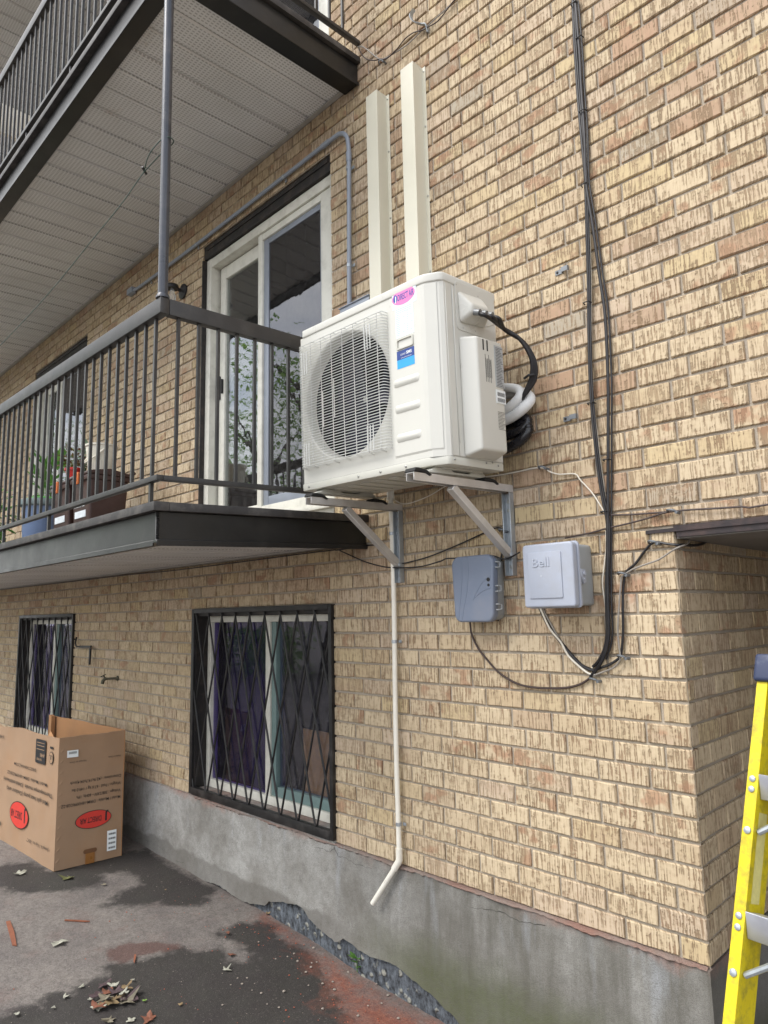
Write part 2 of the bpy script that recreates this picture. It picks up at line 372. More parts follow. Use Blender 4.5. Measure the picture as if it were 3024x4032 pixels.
# ------------------------------------------------------------------ ground
GZ = [(-9, -.10), (-5.3, -.20), (-4.1, -.238), (-3.6, -.258), (-3.1, -.287), (-2.8, -.328), (-2.2, -.348), (.5, -.42)]
def gz(x):
    if x <= GZ[0][0]: return GZ[0][1]
    for (a, za), (b, zb) in zip(GZ, GZ[1:]):
        if x <= b: return za+(zb-za)*(x-a)/(b-a)
    return GZ[-1][1]
STAINS = {
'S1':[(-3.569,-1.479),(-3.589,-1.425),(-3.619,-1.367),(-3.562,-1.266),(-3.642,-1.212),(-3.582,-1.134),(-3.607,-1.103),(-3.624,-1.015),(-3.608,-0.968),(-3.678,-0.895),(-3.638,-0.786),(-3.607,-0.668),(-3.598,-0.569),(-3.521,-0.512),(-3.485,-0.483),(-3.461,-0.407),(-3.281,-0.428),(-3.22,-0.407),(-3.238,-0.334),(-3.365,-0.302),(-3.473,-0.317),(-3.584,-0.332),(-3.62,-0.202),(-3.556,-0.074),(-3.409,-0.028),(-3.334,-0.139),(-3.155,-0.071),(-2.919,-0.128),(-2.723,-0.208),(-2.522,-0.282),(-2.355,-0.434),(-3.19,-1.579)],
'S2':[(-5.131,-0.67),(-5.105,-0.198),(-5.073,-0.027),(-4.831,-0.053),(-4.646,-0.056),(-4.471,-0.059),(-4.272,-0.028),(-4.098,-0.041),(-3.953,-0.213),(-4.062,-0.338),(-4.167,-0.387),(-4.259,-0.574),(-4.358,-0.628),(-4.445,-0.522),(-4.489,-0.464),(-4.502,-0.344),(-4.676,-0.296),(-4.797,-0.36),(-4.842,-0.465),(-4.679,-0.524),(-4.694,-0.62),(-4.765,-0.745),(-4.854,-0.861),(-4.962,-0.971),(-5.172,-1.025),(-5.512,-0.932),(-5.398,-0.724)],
'S3':[(-3.857,-0.839),(-3.836,-0.762),(-3.738,-0.602),(-3.691,-0.591),(-3.639,-0.547),(-3.603,-0.556),(-3.613,-0.638),(-3.662,-0.742),(-3.648,-0.814),(-3.724,-0.876),(-3.788,-0.874)],
'R1':[(-3.615,0.013),(-3.196,-0.039),(-2.826,-0.006),(-2.256,0.007),(-2.045,-0.045),(-2.394,-0.398),(-2.704,-0.286),(-3.002,-0.147),(-3.115,-0.103),(-3.273,-0.071),(-3.437,-0.088),(-3.579,-0.07)],
}
def sdist(px, py, poly):
    d = 1e9; ins = False; n = len(poly)
    for i in range(n):
        ax, ay = poly[i]; bx, by = poly[(i+1) % n]
        ex, ey = bx-ax, by-ay; wx, wy = px-ax, py-ay
        t = max(0, min(1, (wx*ex+wy*ey)/(ex*ex+ey*ey+1e-12))); q = (wx-ex*t)**2+(wy-ey*t)**2
        if q < d: d = q
        if (ay > py) != (by > py) and px < (bx-ax)*(py-ay)/(by-ay)+ax: ins = not ins
    d = math.sqrt(d); return d if ins else -d
def frange(a, b, s):
    n = int(round((b-a)/s)); return [a+(b-a)*i/n for i in range(n+1)]
gx = [-220, -80, -30, -16, -11, -9, -7.5]+frange(-6.6, -1.4, .025)+[-1, -.5, .5, 2, 6, 20, 80, 220]
gy = [-220, -80, -30, -14, -8, -4.5, -3, -2]+frange(-1.55, .06, .025)+[.5, 1.2, 2.4, 10, 80]
vs = []; at = []
for y in gy:
    for x in gx:
        n1 = noise.noise(Vector((x*3, y*3, 0)))*.006+noise.noise(Vector((x*9, y*9, 4)))*.003
        vs.append((x, y, gz(x)+(n1 if -7 < x < 0 and y > -3 else 0)))
        def m(k, wd=.09):
            if x < -7 or x > -1.2 or y < -2.4: return 0.
            return max(0., min(1., .5+sdist(x, y, STAINS[k])/wd))
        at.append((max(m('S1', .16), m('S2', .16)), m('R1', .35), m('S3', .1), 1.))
nx = len(gx)
me = bpy.data.meshes.new('ground'); me.from_pydata(vs, [], [(j*nx+i, j*nx+i+1, (j+1)*nx+i+1, (j+1)*nx+i) for j in range(len(gy)-1) for i in range(nx-1)])
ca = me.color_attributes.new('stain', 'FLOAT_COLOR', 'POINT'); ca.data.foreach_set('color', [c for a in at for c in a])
for p in me.polygons: p.use_smooth = True
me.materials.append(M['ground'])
ground = tag(bpy.data.objects.new('ground', me), kind='structure'); COL.objects.link(ground)

# ------------------------------------------------------------------ the building: walls of scored buff brick on a parged foundation
bld = thing('apartment_building', 'buff scored-brick apartment building on a parged concrete foundation', 'building', (-4, 0, -.3))
ZB, CH, BL, JT = .2637, .079, .2, .0105
XC = -1.039                                     # outer corner where the wall turns into the recess
LINTEL = ZB+19*CH
OPEN = [(-4.482, -2.968, -9, ZB+16*CH), (-8.215, -6.70, -9, ZB+16*CH),
        (-4.462, -2.952, 2.03, ZB+51*CH), (-8.195, -6.69, 2.03, ZB+51*CH),
        (-4.462, -2.952, 4.79, 9.), (-8.195, -6.69, 4.79, 9.), (XC, 9., -9., LINTEL)]
XL, XR, ZT = -10.6, 1.2, 6.3
xs = sorted({XL, XR}|{v for o in OPEN for v in o[:2] if XL < v < XR}); zs = sorted({ZB-.02, ZT}|{v for o in OPEN for v in o[2:] if ZB < v < ZT})
mb = MB()
for a, b in zip(xs, xs[1:]):
    for c, d in zip(zs, zs[1:]):
        cx, cz = (a+b)/2, (c+d)/2
        if any(o[0] < cx < o[1] and o[2] < cz < o[3] for o in OPEN): continue
        mb.add([(a, .009, c), (b, .009, c), (b, .009, d), (a, .009, d)], [(0, 1, 2, 3)])
# return wall of the recess (faces +X), its mortar face
mb.add([(XC-.009, .009, ZB-.02), (XC-.009, 2.6, ZB-.02), (XC-.009, 2.6, LINTEL), (XC-.009, .009, LINTEL)], [(0, 1, 2, 3)])
wall = mb.build('wall', M['mortar'], bld)
def brick_geo(mb, at, O, U, N, u0, u1, z0, z1, fine, depth=.05):
    """one brick with an uneven arris; O + U*u + N*n"""
    proud = random.uniform(-.0015, .002); tilt = random.uniform(-.001, .001)
    k = 6 if fine else 1; q = 2 if fine else 1
    ring = [(u0+(u1-u0)*i/k, z0) for i in range(k)]+[(u1, z0+(z1-z0)*i/q) for i in range(q)]+[(u1-(u1-u0)*i/k, z1) for i in range(k)]+[(u0, z1-(z1-z0)*i/q) for i in range(q)]
    n = len(ring); cu, cz = (u0+u1)/2, (z0+z1)/2; vs = []
    j = .0016 if fine else .0008
    for u, z in ring:
        du = -math.copysign(.003, u-cu) if abs(abs(u-cu)-(u1-u0)/2) < 1e-6 else 0
        dz = -math.copysign(.003, z-cz) if abs(abs(z-cz)-(z1-z0)/2) < 1e-6 else 0
        vs.append(O+U*(u+du*1.1+random.uniform(-j, j))+Vector((0, 0, z+dz*1.1+random.uniform(-j, j)))+N*(proud+tilt*(1 if u > cu else -1)))
    for u, z in ring: vs.append(O+U*(u+random.uniform(-j, j)*.6)+Vector((0, 0, z+random.uniform(-j, j)*.6))+N*(proud-.0042))
    for u, z in ring: vs.append(O+U*u+Vector((0, 0, z))-N*depth)
    mb.add(vs, [tuple(range(n))]+[(i, (i+1) % n, n+(i+1) % n, n+i) for i in range(n)]+[(n+i, n+(i+1) % n, 2*n+(i+1) % n, 2*n+i) for i in range(n)])
    r_, g_ = random.random(), random.random()
    if z0 > 1.45:                       # the upper courses come from a rustier, pinker batch
        if random.random() < .22: r_ = random.uniform(.68, 1.)
        g_ = g_**.6
    else: r_ *= .93; g_ *= .88
    tn = (r_, g_, random.random(), 1.)
    at += [tn]*(3*n)
def set_tone(o, at):
    ca = o.data.color_attributes.new('tone', 'FLOAT_COLOR', 'POINT'); ca.data.foreach_set('color', [c for a in at for c in a])
todo = []       # (projected area, O, U, N, u0, u1, z0, z1)
def lay(O, U, N, ua, ub, openings, rows, joints):
    for k in rows:
        z0 = ZB+k*CH+JT/2; z1 = ZB+(k+1)*CH-JT/2; zc = (z0+z1)/2
        cuts = sorted((max(ua, o[0]), min(ub, o[1])) for o in openings if o[2] < zc < o[3] and o[1] > ua and o[0] < ub)
        spans = []; a = ua
        for c0, c1 in cuts:
            if c0 > a: spans.append((a, c0))
            a = max(a, c1)
        if a < ub: spans.append((a, ub))
        for s0, s1 in spans:
            js = [j+random.uniform(-.004, .004) for j in sorted(joints(k)) if s0+.035 < j < s1-.035]
            e = [s0-JT/2+.001]+js+[s1+JT/2-.001]
            for a0, a1 in zip(e, e[1:]):
                u0, u1 = a0+JT/2, a1-JT/2
                c = O+U*((u0+u1)/2)+Vector((0, 0, zc)); px, py, pz = project(c)
                area = 0
                if pz > .1 and 0 < px < 3024 and 0 < py < 4032:
                    hid = (1180 < px < 1960 and 1090 < py < 1900) or (px > 2880 and py > 2550)
                    p1 = project(O+U*u0+Vector((0, 0, zc))); p2 = project(O+U*u1+Vector((0, 0, zc)))
                    q1 = project(c+Vector((0, 0, .034))); q2 = project(c-Vector((0, 0, .034)))
                    area = abs(p2[0]-p1[0])*abs(q2[1]-q1[1])*(.05 if hid else 1)
                todo.append((area, O, U, N, u0, u1, z0+random.uniform(-.001, .001), z1+random.uniform(-.001, .001)))
O0 = Vector((0, 0, 0)); XU, YU = Vector((1, 0, 0)), Vector((0, 1, 0))
def jf(k):
    off = XC-(.0955 if k % 2 == 0 else .163)
    return [off-BL*i for i in range(-12, 50)]
lay(O0, XU, -YU, XL, XR, OPEN, range(0, 76), jf)
# the recess return: bricks lap round the corner in alternate courses
def jr(k): return [(.163 if k % 2 == 0 else .068)+BL*i for i in range(14)]
lay(Vector((XC, 0, 0)), YU, XU, .012, 2.6, [], range(0, 19), jr)
todo.sort(key=lambda t: -t[0])
for t in todo[:300]:
    mb, at = MB(), []; brick_geo(mb, at, *t[1:], fine=True)
    o = mb.build('brick', M['brick'], wall); set_tone(o, at)
mb, at = MB(), []
for t in todo[300:]: brick_geo(mb, at, *t[1:], fine=t[0] > 900)
o = tag(mb.build('brickwork', M['brick'], wall), kind='stuff'); set_tone(o, at)

# foundation: parging over a rough footing, its lower edge broken away
EDGE = sorted([(-10.7, -.24), (-9, -.2), (-7, -.2), (-6, -.21)]+[
(-5.306,-0.234),(-5.104,-0.226),(-4.875,-0.218),(-4.73,-0.243),(-4.592,-0.227),(-4.491,-0.243),(-4.3,-0.24),(-4.114,-0.219),(-3.956,-0.235),(-3.806,-0.244),(-3.595,-0.208),(-3.562,-0.179),(-3.43,-0.145),(-3.289,-0.123),(-3.229,-0.128),(-3.17,-0.164),(-3.085,-0.191),(-2.948,-0.213),(-2.894,-0.181),(-2.842,-0.185),(-2.779,-0.198),(-2.693,-0.207),(-2.575,-0.189),(-2.496,-0.193),(-2.42,-0.213),(-2.367,-0.224),(-2.286,-0.238),(-2.227,-0.267),(-2.16,-0.283)
]+[(-2.05, -.36), (-1.5, -.5), (-1.0, -.5)])
def edge(x):
    for (a, za), (b, zb) in zip(EDGE, EDGE[1:]):
        if a <= x <= b: return za+(zb-za)*(x-a)/(b-a)
    return -.5
mb = MB(); fx = frange(-10.6, -6, .1)[:-1]+frange(-6, XC-.004, .022); nr = 9
for x in fx:
    e = edge(x)+noise.noise(Vector((x*30, 0, 1)))*.008+noise.noise(Vector((x*80, 3, 1)))*.004; top = ZB-.003+noise.noise(Vector((x*12, 7, 1)))*.004
    for i in range(nr):
        z = e+(top-e)*i/(nr-1)
        yy = -.010-.010*(1-i/(nr-1))+noise.noise(Vector((x*2.2, z*2.2, 5)))*.006+noise.noise(Vector((x*9, z*9, 5)))*.0025
        if i == nr-1: yy += .003
        mb.v.append(Vector((x, yy, z)))
    mb.v.append(Vector((x, .03, top+.004))); mb.v.append(Vector((x, .03, e+.004)))
st = nr+2
for i in range(len(fx)-1):
    for k in range(nr-1): mb.f.append((i*st+k, (i+1)*st+k, (i+1)*st+k+1, i*st+k+1))
    mb.f.append((i*st+nr-1, (i+1)*st+nr-1, (i+1)*st+nr, i*st+nr)); mb.f.append((i*st, i*st+nr+1, (i+1)*st+nr+1, (i+1)*st))
# round the corner into the recess
mb.box(XC-.0045, -.0125, -.6, XC+.004, 2.6, ZB-.004)
mb.build('parging', M['parge'], bld, smooth=True)
mb = MB(); fx2 = frange(-10.6, -1.05, .04)
for x in fx2:
    for i in range(8):
        z = -.6+i*.11; mb.v.append(Vector((x, .004+noise.noise(Vector((x*11, z*11, 9)))*.012+noise.noise(Vector((x*31, z*31, 2)))*.005, z)))
for i in range(len(fx2)-1):
    for k in range(6): mb.f.append((i*8+k, i*8+8+k, i*8+9+k, i*8+k+1))
mb.build('footing', M['footing'], bld, smooth=True)
# hairline cracks and chipped pits in the parging
def parge_y(x, z):
    e = edge(x)+noise.noise(Vector((x*30, 0, 1)))*.008; t_ = max(0, min(1, (z-e)/(ZB-.003-e)))
    return -.010-.010*(1-t_)+noise.noise(Vector((x*2.2, z*2.2, 5)))*.006+noise.noise(Vector((x*9, z*9, 5)))*.0025
M['crack'] = mk('crack_dirt', '3a3733', .95, 0, .2)
for pts in ([(-3.14, .205), (-3.08, .22), (-3.02, .212), (-2.97, .235), (-2.93, .205), (-2.90, .215), (-2.80, .20), (-2.66, .205)], [(-2.97, .235), (-2.965, .255)], [(-3.29, -.12), (-3.292, -.09), (-3.275, -.06)],
            [(-5.25, -.165), (-5.0, -.15), (-4.86, -.165), (-4.75, -.19), (-4.70, -.225)], [(-4.66, -.2), (-4.55, -.185), (-4.50, -.215)], [(-2.05, .19), (-1.9, .215), (-1.8, .205), (-1.66, .222)]):
    mb = MB(); q = []
    for (a, za), (b, zb) in zip(pts, pts[1:]):
        for i in range(8): q.append((a+(b-a)*i/8+random.uniform(-.004, .004), za+(zb-za)*i/8+random.uniform(-.004, .004)))
    mb.tube([(x, parge_y(x, z)+.0005, z) for x, z in q], [random.uniform(.0004, .0012) for _ in q], 5); mb.build('crack', M['crack'], bld)
# crumbling mortar ledge under the first course
mb = MB(); lx = frange(-4.44, XC-.006, .012)
for x in lx:
    q = noise.noise(Vector((x*5, 2, 8)))+.7*noise.noise(Vector((x*31, 1, 3)))+.4*noise.noise(Vector((x*90, 1, 3))); h = max(.002, .010+.012*q); d = .014+.005*q if q > -.12 else .006
    zt = ZB-.0005+.003*noise.noise(Vector((x*17, 5, 1)))
    mb.v += [Vector((x, .01, zt+.003)), Vector((x, -d*.8, zt)), Vector((x, -d-.004, zt-h*.5)), Vector((x, -.012, zt-h))]
for i in range(len(lx)-1):
    for k in range(3): mb.f.append((i*4+k, i*4+4+k, i*4+5+k, i*4+k+1))
M['ledge'] = rough_mat('pink_bedding_mortar', '8d6c60', '8b857e', 60, .9, .006)
mb.build('bedding_mortar', M['ledge'], bld)
# steel lintel and recess soffit
mb = MB(); mb.box(-1.143, -.006, LINTEL-.019, XC+.002, .11, LINTEL-.0055); mb.box(XC+.002, -.006, LINTEL-.019, XR, .12, LINTEL+.003); mb.box(-1.03, .0, LINTEL-.04, XR, .012, LINTEL-.0185)
mb.build('lintel', mk('rusty_dark_lintel', '2a2224', .6, 0, .3, 20, .3, 80, '54403a', .6, 10), bld)
mb = MB(); mb.box(XC+.004, .013, LINTEL-.045, XR, 2.6, LINTEL-.012); mb.build('recess_ceiling', mk('grey_ceiling_board', '7b7773', .7), bld)
mb = MB(); mb.box(XC-.1, 2.6, -.6, XR, 2.7, LINTEL); mb.box(XR, 0.1, -.6, XR+.1, 2.7, LINTEL); mb.build('recess_back_wall', M['mortar'], bld)

# interior rooms behind the openings
for i, (a, b, c, d) in enumerate(OPEN[:6]):
    c = max(c, .1); d = min(d, 7.05); mb = MB(); e = .5
    A = [(a-e, .22, c-.3), (b+e, .22, c-.3), (b+e, .22, d+.3), (a-e, .22, d+.3)]; B = [(x, 3.2, z) for x, _, z in A]
    mb.add(A+B, [(4, 5, 6, 7), (0, 1, 5, 4), (1, 2, 6, 5), (2, 3, 7, 6), (3, 0, 4, 7)])
    # wall thickness round the opening
    for q in ((a-e, c-.3, a, d+.3), (b, c-.3, b+e, d+.3), (a, c-.3, b, c), (a, d, b, d+.3)): mb.add([(q[0], .221, q[1]), (q[2], .221, q[1]), (q[2], .221, q[3]), (q[0], .221, q[3])], [(0, 1, 2, 3)])
    mb.build('room', M['room'], bld)

def patio_door(x0, x1, z0, z1):
    """sliding door: weathered black head, cream frame, inner sash at left, fixed screened light at right"""
    fr = MB(); W = x1-x0
    fr.box(x0+.012, .03, z0, x0+.075, .16, z1-.115); fr.box(x1-.042, .03, z0, x1-.006, .16, z1-.115)
    fr.box(x0+.075, .032, z1-.185, x1-.042, .158, z1-.117); fr.box(x0+.0, .0, z0-.01, x1-.004, .159, z0+.075)
    fr.box(x0+.0, -.03, z0+.03, x1-.004, .0, z0+.05)
    f = fr.build('patio_door', M['cream_frame'], bld, bevel=.004)
    mb = MB(); mb.box(x0+.002, .012, z1-.112, x1-.002, .17, z1-.006); mb.box(x0+.04, .004, z1-.05, x1-.03, .012, z1-.02); mb.box(x0-.004, -.004, z0+.06, x0+.011, .17, z1-.118)
    mb.build('head_trim', M['black_trim'], f, bevel=.003)
    mb = MB()   # left sash
    mb.box(x0+.098, .10, z0+.08, x0+.168, .135, z1-.19); mb.box(x0+.645, .10, z0+.08, x0+.70, .135, z1-.19); mb.box(x0+.168, .101, z1-.29, x0+.645, .134, z1-.191); mb.box(x0+.168, .101, z0+.081, x0+.645, .134, z0+.17)
    sa = mb.build('sliding_sash', M['white_pvc'], f, bevel=.004)
    mb = MB()   # right fixed light
    mb.box(x0+.675, .045, z0+.078, x0+.725, .085, z1-.188); mb.box(x1-.15, .045, z0+.078, x1-.044, .085, z1-.188); mb.box(x0+.725, .046, z1-.235, x1-.15, .084, z1-.189); mb.box(x0+.725, .046, z0+.079, x1-.15, .084, z0+.14)
    mb.build('fixed_sash', M['white_pvc'], f, bevel=.004)
    mb = MB(); mb.box(x0+.726, .06, z0+.141, x0+.78, .08, z1-.236); mb.box(x1-.175, .06, z0+.141, x1-.151, .08, z1-.236); mb.box(x0+.78, .061, z0+.141, x1-.175, .079, z0+.2); mb.box(x0+.78, .061, z1-.275, x1-.175, .079, z1-.2365)
    mb.build('screen_frame', M['grey_frame'], f, bevel=.003)
    mb = MB(); mb.box(x0+.163, .115, z0+.165, x0+.65, .121, z1-.285); mb.build('pane', M['glass'], f)
    mb = MB(); mb.box(x0+.775, .066, z0+.195, x1-.17, .072, z1-.27); mb.build('pane', M['glass_screen'], f)
    mb = MB(); mb.box(x0+.10, .085, z0+1.02, x0+.118, .10, z0+1.2); mb.box(x0+.14, .08, z0+1.06, x0+.155, .10, z0+1.17); mb.build('handle', M['iron'], f, bevel=.004)
    return f
for a, b in ((-4.462, -2.952), (-8.195, -6.69)):
    patio_door(a, b, 2.045, ZB+51*CH); patio_door(a, b, 4.80, 7.05)
def curtain(x0, x1, y, z0, z1, mat, label, cat='curtain', amp=.03, per=.14, group=None):
    mb = MB(); n = int((x1-x0)/.02)
    for i in range(n+1):
        x = x0+(x1-x0)*i/n; yy = y+amp*math.sin(2*math.pi*x/per)+amp*.5*math.sin(7*x)
        mb.v += [Vector((x, yy, z0)), Vector((x, yy+.01*math.sin(9*x), z1)), Vector((x, yy+.004, z0)), Vector((x, yy+.01*math.sin(9*x)+.004, z1))]
    for i in range(n):
        k = i*4; mb.f += [(k, k+4, k+5, k+1), (k+2, k+3, k+7, k+6)]
    return tag(mb.build('curtain', mat, None, smooth=True), label, cat, group)
curtain(-3.78, -2.9, .30, 2.12, 4.2, M['curtain'], 'brown curtain behind the right pane of the near patio door')
curtain(-7.75, -6.6, .30, 2.12, 4.2, M['curtain'], 'brown curtain hanging behind the far patio door')
curtain(-4.4, -2.9, .30, 4.85, 6.9, mk('blue_curtain', '38557f', .8, 0, .15), 'blue curtain behind the upper patio door over the balcony edge')

def basement_window(x0, x1, z0, z1):
    fr = MB(); y0, y1 = .085, .15
    fr.box(x0+.03, y0, z0+.02, x0+.075, y1, z1-.05); fr.box(x1-.06, y0, z0+.02, x1-.02, y1, z1-.05)
    fr.box(x0+.075, y0, z1-.095, x1-.06, y1, z1-.052); fr.box(x0+.075, y0, z0+.022, x1-.06, y1, z0+.075); fr.box(x0+.735, y0+.004, z0+.075, x0+.785, y1, z1-.095)
    f = fr.build('window', M['white_pvc'], bld, bevel=.004)
    mb = MB(); mb.box(x0+.786, .1, z0+.076, x0+.835, .15, z1-.096); mb.box(x1-.09, .1, z0+.076, x1-.061, .15, z1-.096); mb.box(x0+.85, .101, z0+.076, x1-.09, .149, z0+.135)
    mb.build('sash', M['reflected_teal_frame'], f, bevel=.003)
    mb = MB(); mb.box(x0+.07, .112, z0+.07, x0+.74, .118, z1-.09); mb.build('pane', M['glass_dim'], f)
    mb = MB(); mb.box(x0+.845, .125, z0+.13, x1-.085, .131, z1-.09); mb.build('pane', M['glass_low'], f)
    mb = MB(); mb.box(x0-.004, -.004, z0-.012, x0+.029, .15, z1-.001); mb.box(x1-.019, .0, z0-.012, x1+.003, .15, z1-.001); mb.box(x0+.029, .001, z1-.05, x1-.019, .151, z1+.001)
    mb.build('jamb', M['black_trim'], f)
    mb = MB(); mb.box(x0-.003, -.012, z0-.03, x1+.003, .16, z0+.02); mb.build('sill', M['parge'], f)
    return f
basement_window(-4.482, -2.968, ZB+.03, ZB+16*CH); basement_window(-8.215, -6.70, ZB+.03, ZB+16*CH)
curtain(-4.4, -3.72, .24, .2, 1.6, M['curtain2'], 'dark blind behind the left half of the near basement window', 'blind', .012, .09)
curtain(-8.15, -7.3, .24, .2, 1.6, M['curtain2'], 'dark blind behind the far basement window', 'blind', .012, .09)
mb = MB(); mb.box(-3.45, .185, .12, -3.205, .2, .785); mb.map(lambda v: (v.x, v.y+(v.z-.12)*-.04, v.z))
tag(mb.build('plywood_board', mk('plywood', 'b08a45', .7, 0, .15, 30, .1, 200), None), 'yellow plywood board leaning inside the near basement window', 'board')
def grille(x0, x1, z0, z1, label):
    t = thing('window_grille', label, 'window grille', (x0, 0, z0), group='security grilles over the basement windows')
    mb = MB(); k = .029; y0, y1 = -.022, .012
    mb.box(x0-.012, y0, z0-.016, x0+k-.008, y1, z1); mb.box(x1-k+.006, y0, z0-.016, x1+.004, y1, z1); mb.box(x0+k-.008, y0-.001, z1-k, x1-k+.006, y1-.001, z1+.002); mb.box(x0+k-.008, y0-.001, z0-.018, x1-k+.006, y1-.001, z0+.03)
    mb.build('frame', M['iron'], t, bevel=.002)
    xa, xb, za, zb = x0+k-.012, x1-k+.01, z0+.025, z1-k+.004; sp = .1655; n0 = x0+.198
    for sg, y in ((2, -.012), (-2, -.0005)):
        for i in range(-3, 11):
            p, q = Vector((n0+sp*i, y, zb)), Vector((n0+sp*(i+sg), y, za)); d = q-p
            t0, t1 = 0., 1.
            for lim, s in ((xa, 1), (xb, -1)):
                fa, fb = (p.x-lim)*s, (q.x-lim)*s
                if fa < 0 and fb < 0: t0, t1 = 1, 0
                elif fa < 0: t0 = max(t0, fa/(fa-fb))
                elif fb < 0: t1 = min(t1, fa/(fa-fb))
            if t1-t0 < .04: continue
            MB().tube([p+d*t0, p+d*t1], .0062, 6).build('bar', M['iron'], t, smooth=True)
    return t
grille(-4.482, -2.968, ZB+.03, ZB+16*CH, 'black diamond security grille over the near basement window')
grille(-8.215, -6.70, ZB+.03, ZB+16*CH, 'black diamond security grille on the far window above the box')

# ------------------------------------------------------------------ balconies
BX, BY = -2.68, -1.2
def tilt(v): return (v.x, v.y, v.z+.036*v.y)
def rise(v):
    t = tilt(v); return (t[0], t[1], t[2]+(.02*(BX-v.x) if v.z > 2.4 else 0))
def balcony(label):
    b = thing('balcony', label, 'balcony', (BX, 0, 1.8), group='steel-framed balconies along the wall'); xl = -10.5
    def P(mb, name, mat, fn=tilt, **k): return mb.map(fn).build(name, mat, b, **k)
    mb = MB(); mb.box(xl, BY+.045, 1.87, BX-.025, -.003, 1.992); P(mb, 'slab', M['slab'])
    # painted channel: web, toe flange turned inwards, ledge strip
    mb = MB(); mb.prism([(BY+.006, 1.838), (BY+.006, 1.957), (BY+.018, 1.957), (BY+.018, 1.838), (BY+.092, 1.838), (BY+.092, 1.826), (BY+.002, 1.826), (BY+.002, 1.813), (BY-.004, 1.813), (BY-.004, 1.838)], 'X', xl, BX-.028)
    P(mb, 'fascia', M['fascia'], bevel=.002, seg=1)
    poly = [(BX-.006, 1.838), (BX-.006, 1.957), (BX-.018, 1.957), (BX-.018, 1.838), (BX-.12, 1.838), (BX-.12, 1.8255), (BX+.002, 1.8255), (BX+.002, 1.8125), (BX+.006, 1.8125), (BX+.006, 1.838)]
    mb = MB().prism(poly, 'Y', BY-.0035, -.004)
    P(mb, 'end_fascia', M['fascia'], bevel=.002, seg=1)
    mb = MB(); mb.box(xl, BY-.028, 1.958, BX+.02, BY+.044, 1.997); mb.box(BX-.044, BY+.0445, 1.9585, BX+.0195, -.004, 1.9965); P(mb, 'deck_edge', M['lip'], bevel=.004)
    # weld bead at the corner
    mb = MB()
    for i in range(14): mb.lathe([(.001, -.006), (.008, 0), (.001, .006)], (BX-.004+random.uniform(-.002, .002), BY+.004, 1.842+i*.0085), 6)
    P(mb, 'weld_bead', M['fascia'], smooth=True)
    # ventilated soffit strips
    x = BX-.084; i = 0
    proto = None
    while x > xl:
        wd = .19; mb = MB(); z = 1.856; g = .008
        a, c = x-wd+.002, x
        poly = [(a, z+.012), (a+.018, z+.012), (a+.018+g, z), (c-g, z), (c-.001, z+.01), (c-.001, z+.02), (a, z+.02)]
        mb.prism(poly, 'Y', BY+.08, -.004); P(mb, 'soffit_panel', M['soffit']); x -= wd; i += 1
    mb = MB(); mb.box(xl, -.03, 1.845, BX-.086, -.002, 1.8545); P(mb, 'soffit_trim', mk('soffit_trim_%s' % b.name, 'a5a29d', .5))
    mb = MB(); mb.box(BX-.0835, BY+.08, 1.85, BX-.037, -.004, 1.875); P(mb, 'soffit_filler', mk('soffit_edge_%s' % b.name, 'a8a5a0', .5))
    # railing
    mb = MB(); mb.box(xl, BY-.022, 2.822, BX+.02, BY+.022, 2.896); P(mb, 'top_rail', M['steel_dark'], rise, bevel=.005)
    mb = MB(); mb.box(BX-.022, BY+.0225, 2.8225, BX+.0195, -.0, 2.8955); P(mb, 'top_rail', M['steel_dark'], rise, bevel=.005)
    mb = MB(); mb.box(xl, BY-.018, 2.086, BX+.018, BY+.014, 2.110); P(mb, 'bottom_rail', M['steel_dark'], rise, bevel=.003)
    mb = MB(); mb.box(BX-.014, BY+.0145, 2.0865, BX+.0175, -.0, 2.1095); P(mb, 'bottom_rail', M['steel_dark'], rise, bevel=.003)
    def bal(x, y, z0, z1, nm='baluster', h=.0068):
        mb = MB(); mb.box(x-h, y-h, z0, x+h, y+h, z1); P(mb, nm, M['steel_dark'], rise)
    i = 0; x = BX-.06
    while x > xl: bal(x, BY, 2.1105, 2.8215); x -= .0965
    for i in range(11): bal(BX, BY+.075+.1*i, 2.110, 2.822)
    for x in (-2.745, -3.95, -4.74, -5.95, -7.15, -8.4): bal(x, BY, 1.997, 2.0855, 'stub_post', .008)
    return b
low = balcony('lower steel balcony with bins and plants behind its railing')
up = copy_tree(low); up.location.z += 2.757; up['label'] = 'upper steel balcony above the near patio door, its vented soffit in view'
top = copy_tree(low); top.location.z += 5.514; top['label'] = 'topmost balcony, only its soffit seen through the upper railing'
post = thing('balcony_post', 'round steel post between the lower railing corner and upper balcony', 'post', (BX, BY, 2.85))
def pipe(a, b, r): return MB().tube([a, b], r, 20)
M['post'] = mk('grey_black_painted_pipe', '3d4047', .3, .15, .1, 8, .06, 90, '6d6a66', .25, 10)
pipe((BX-.004, BY, 2.85), (BX+.012, BY-.015, 4.515), .0215).build('pipe', M['post'], post, smooth=True)
MB().lathe([(.03, 0), (.03, .006), (.024, .02)], (BX-.004, BY, 2.853), 20).build('weld_collar', M['post'], post, smooth=True)

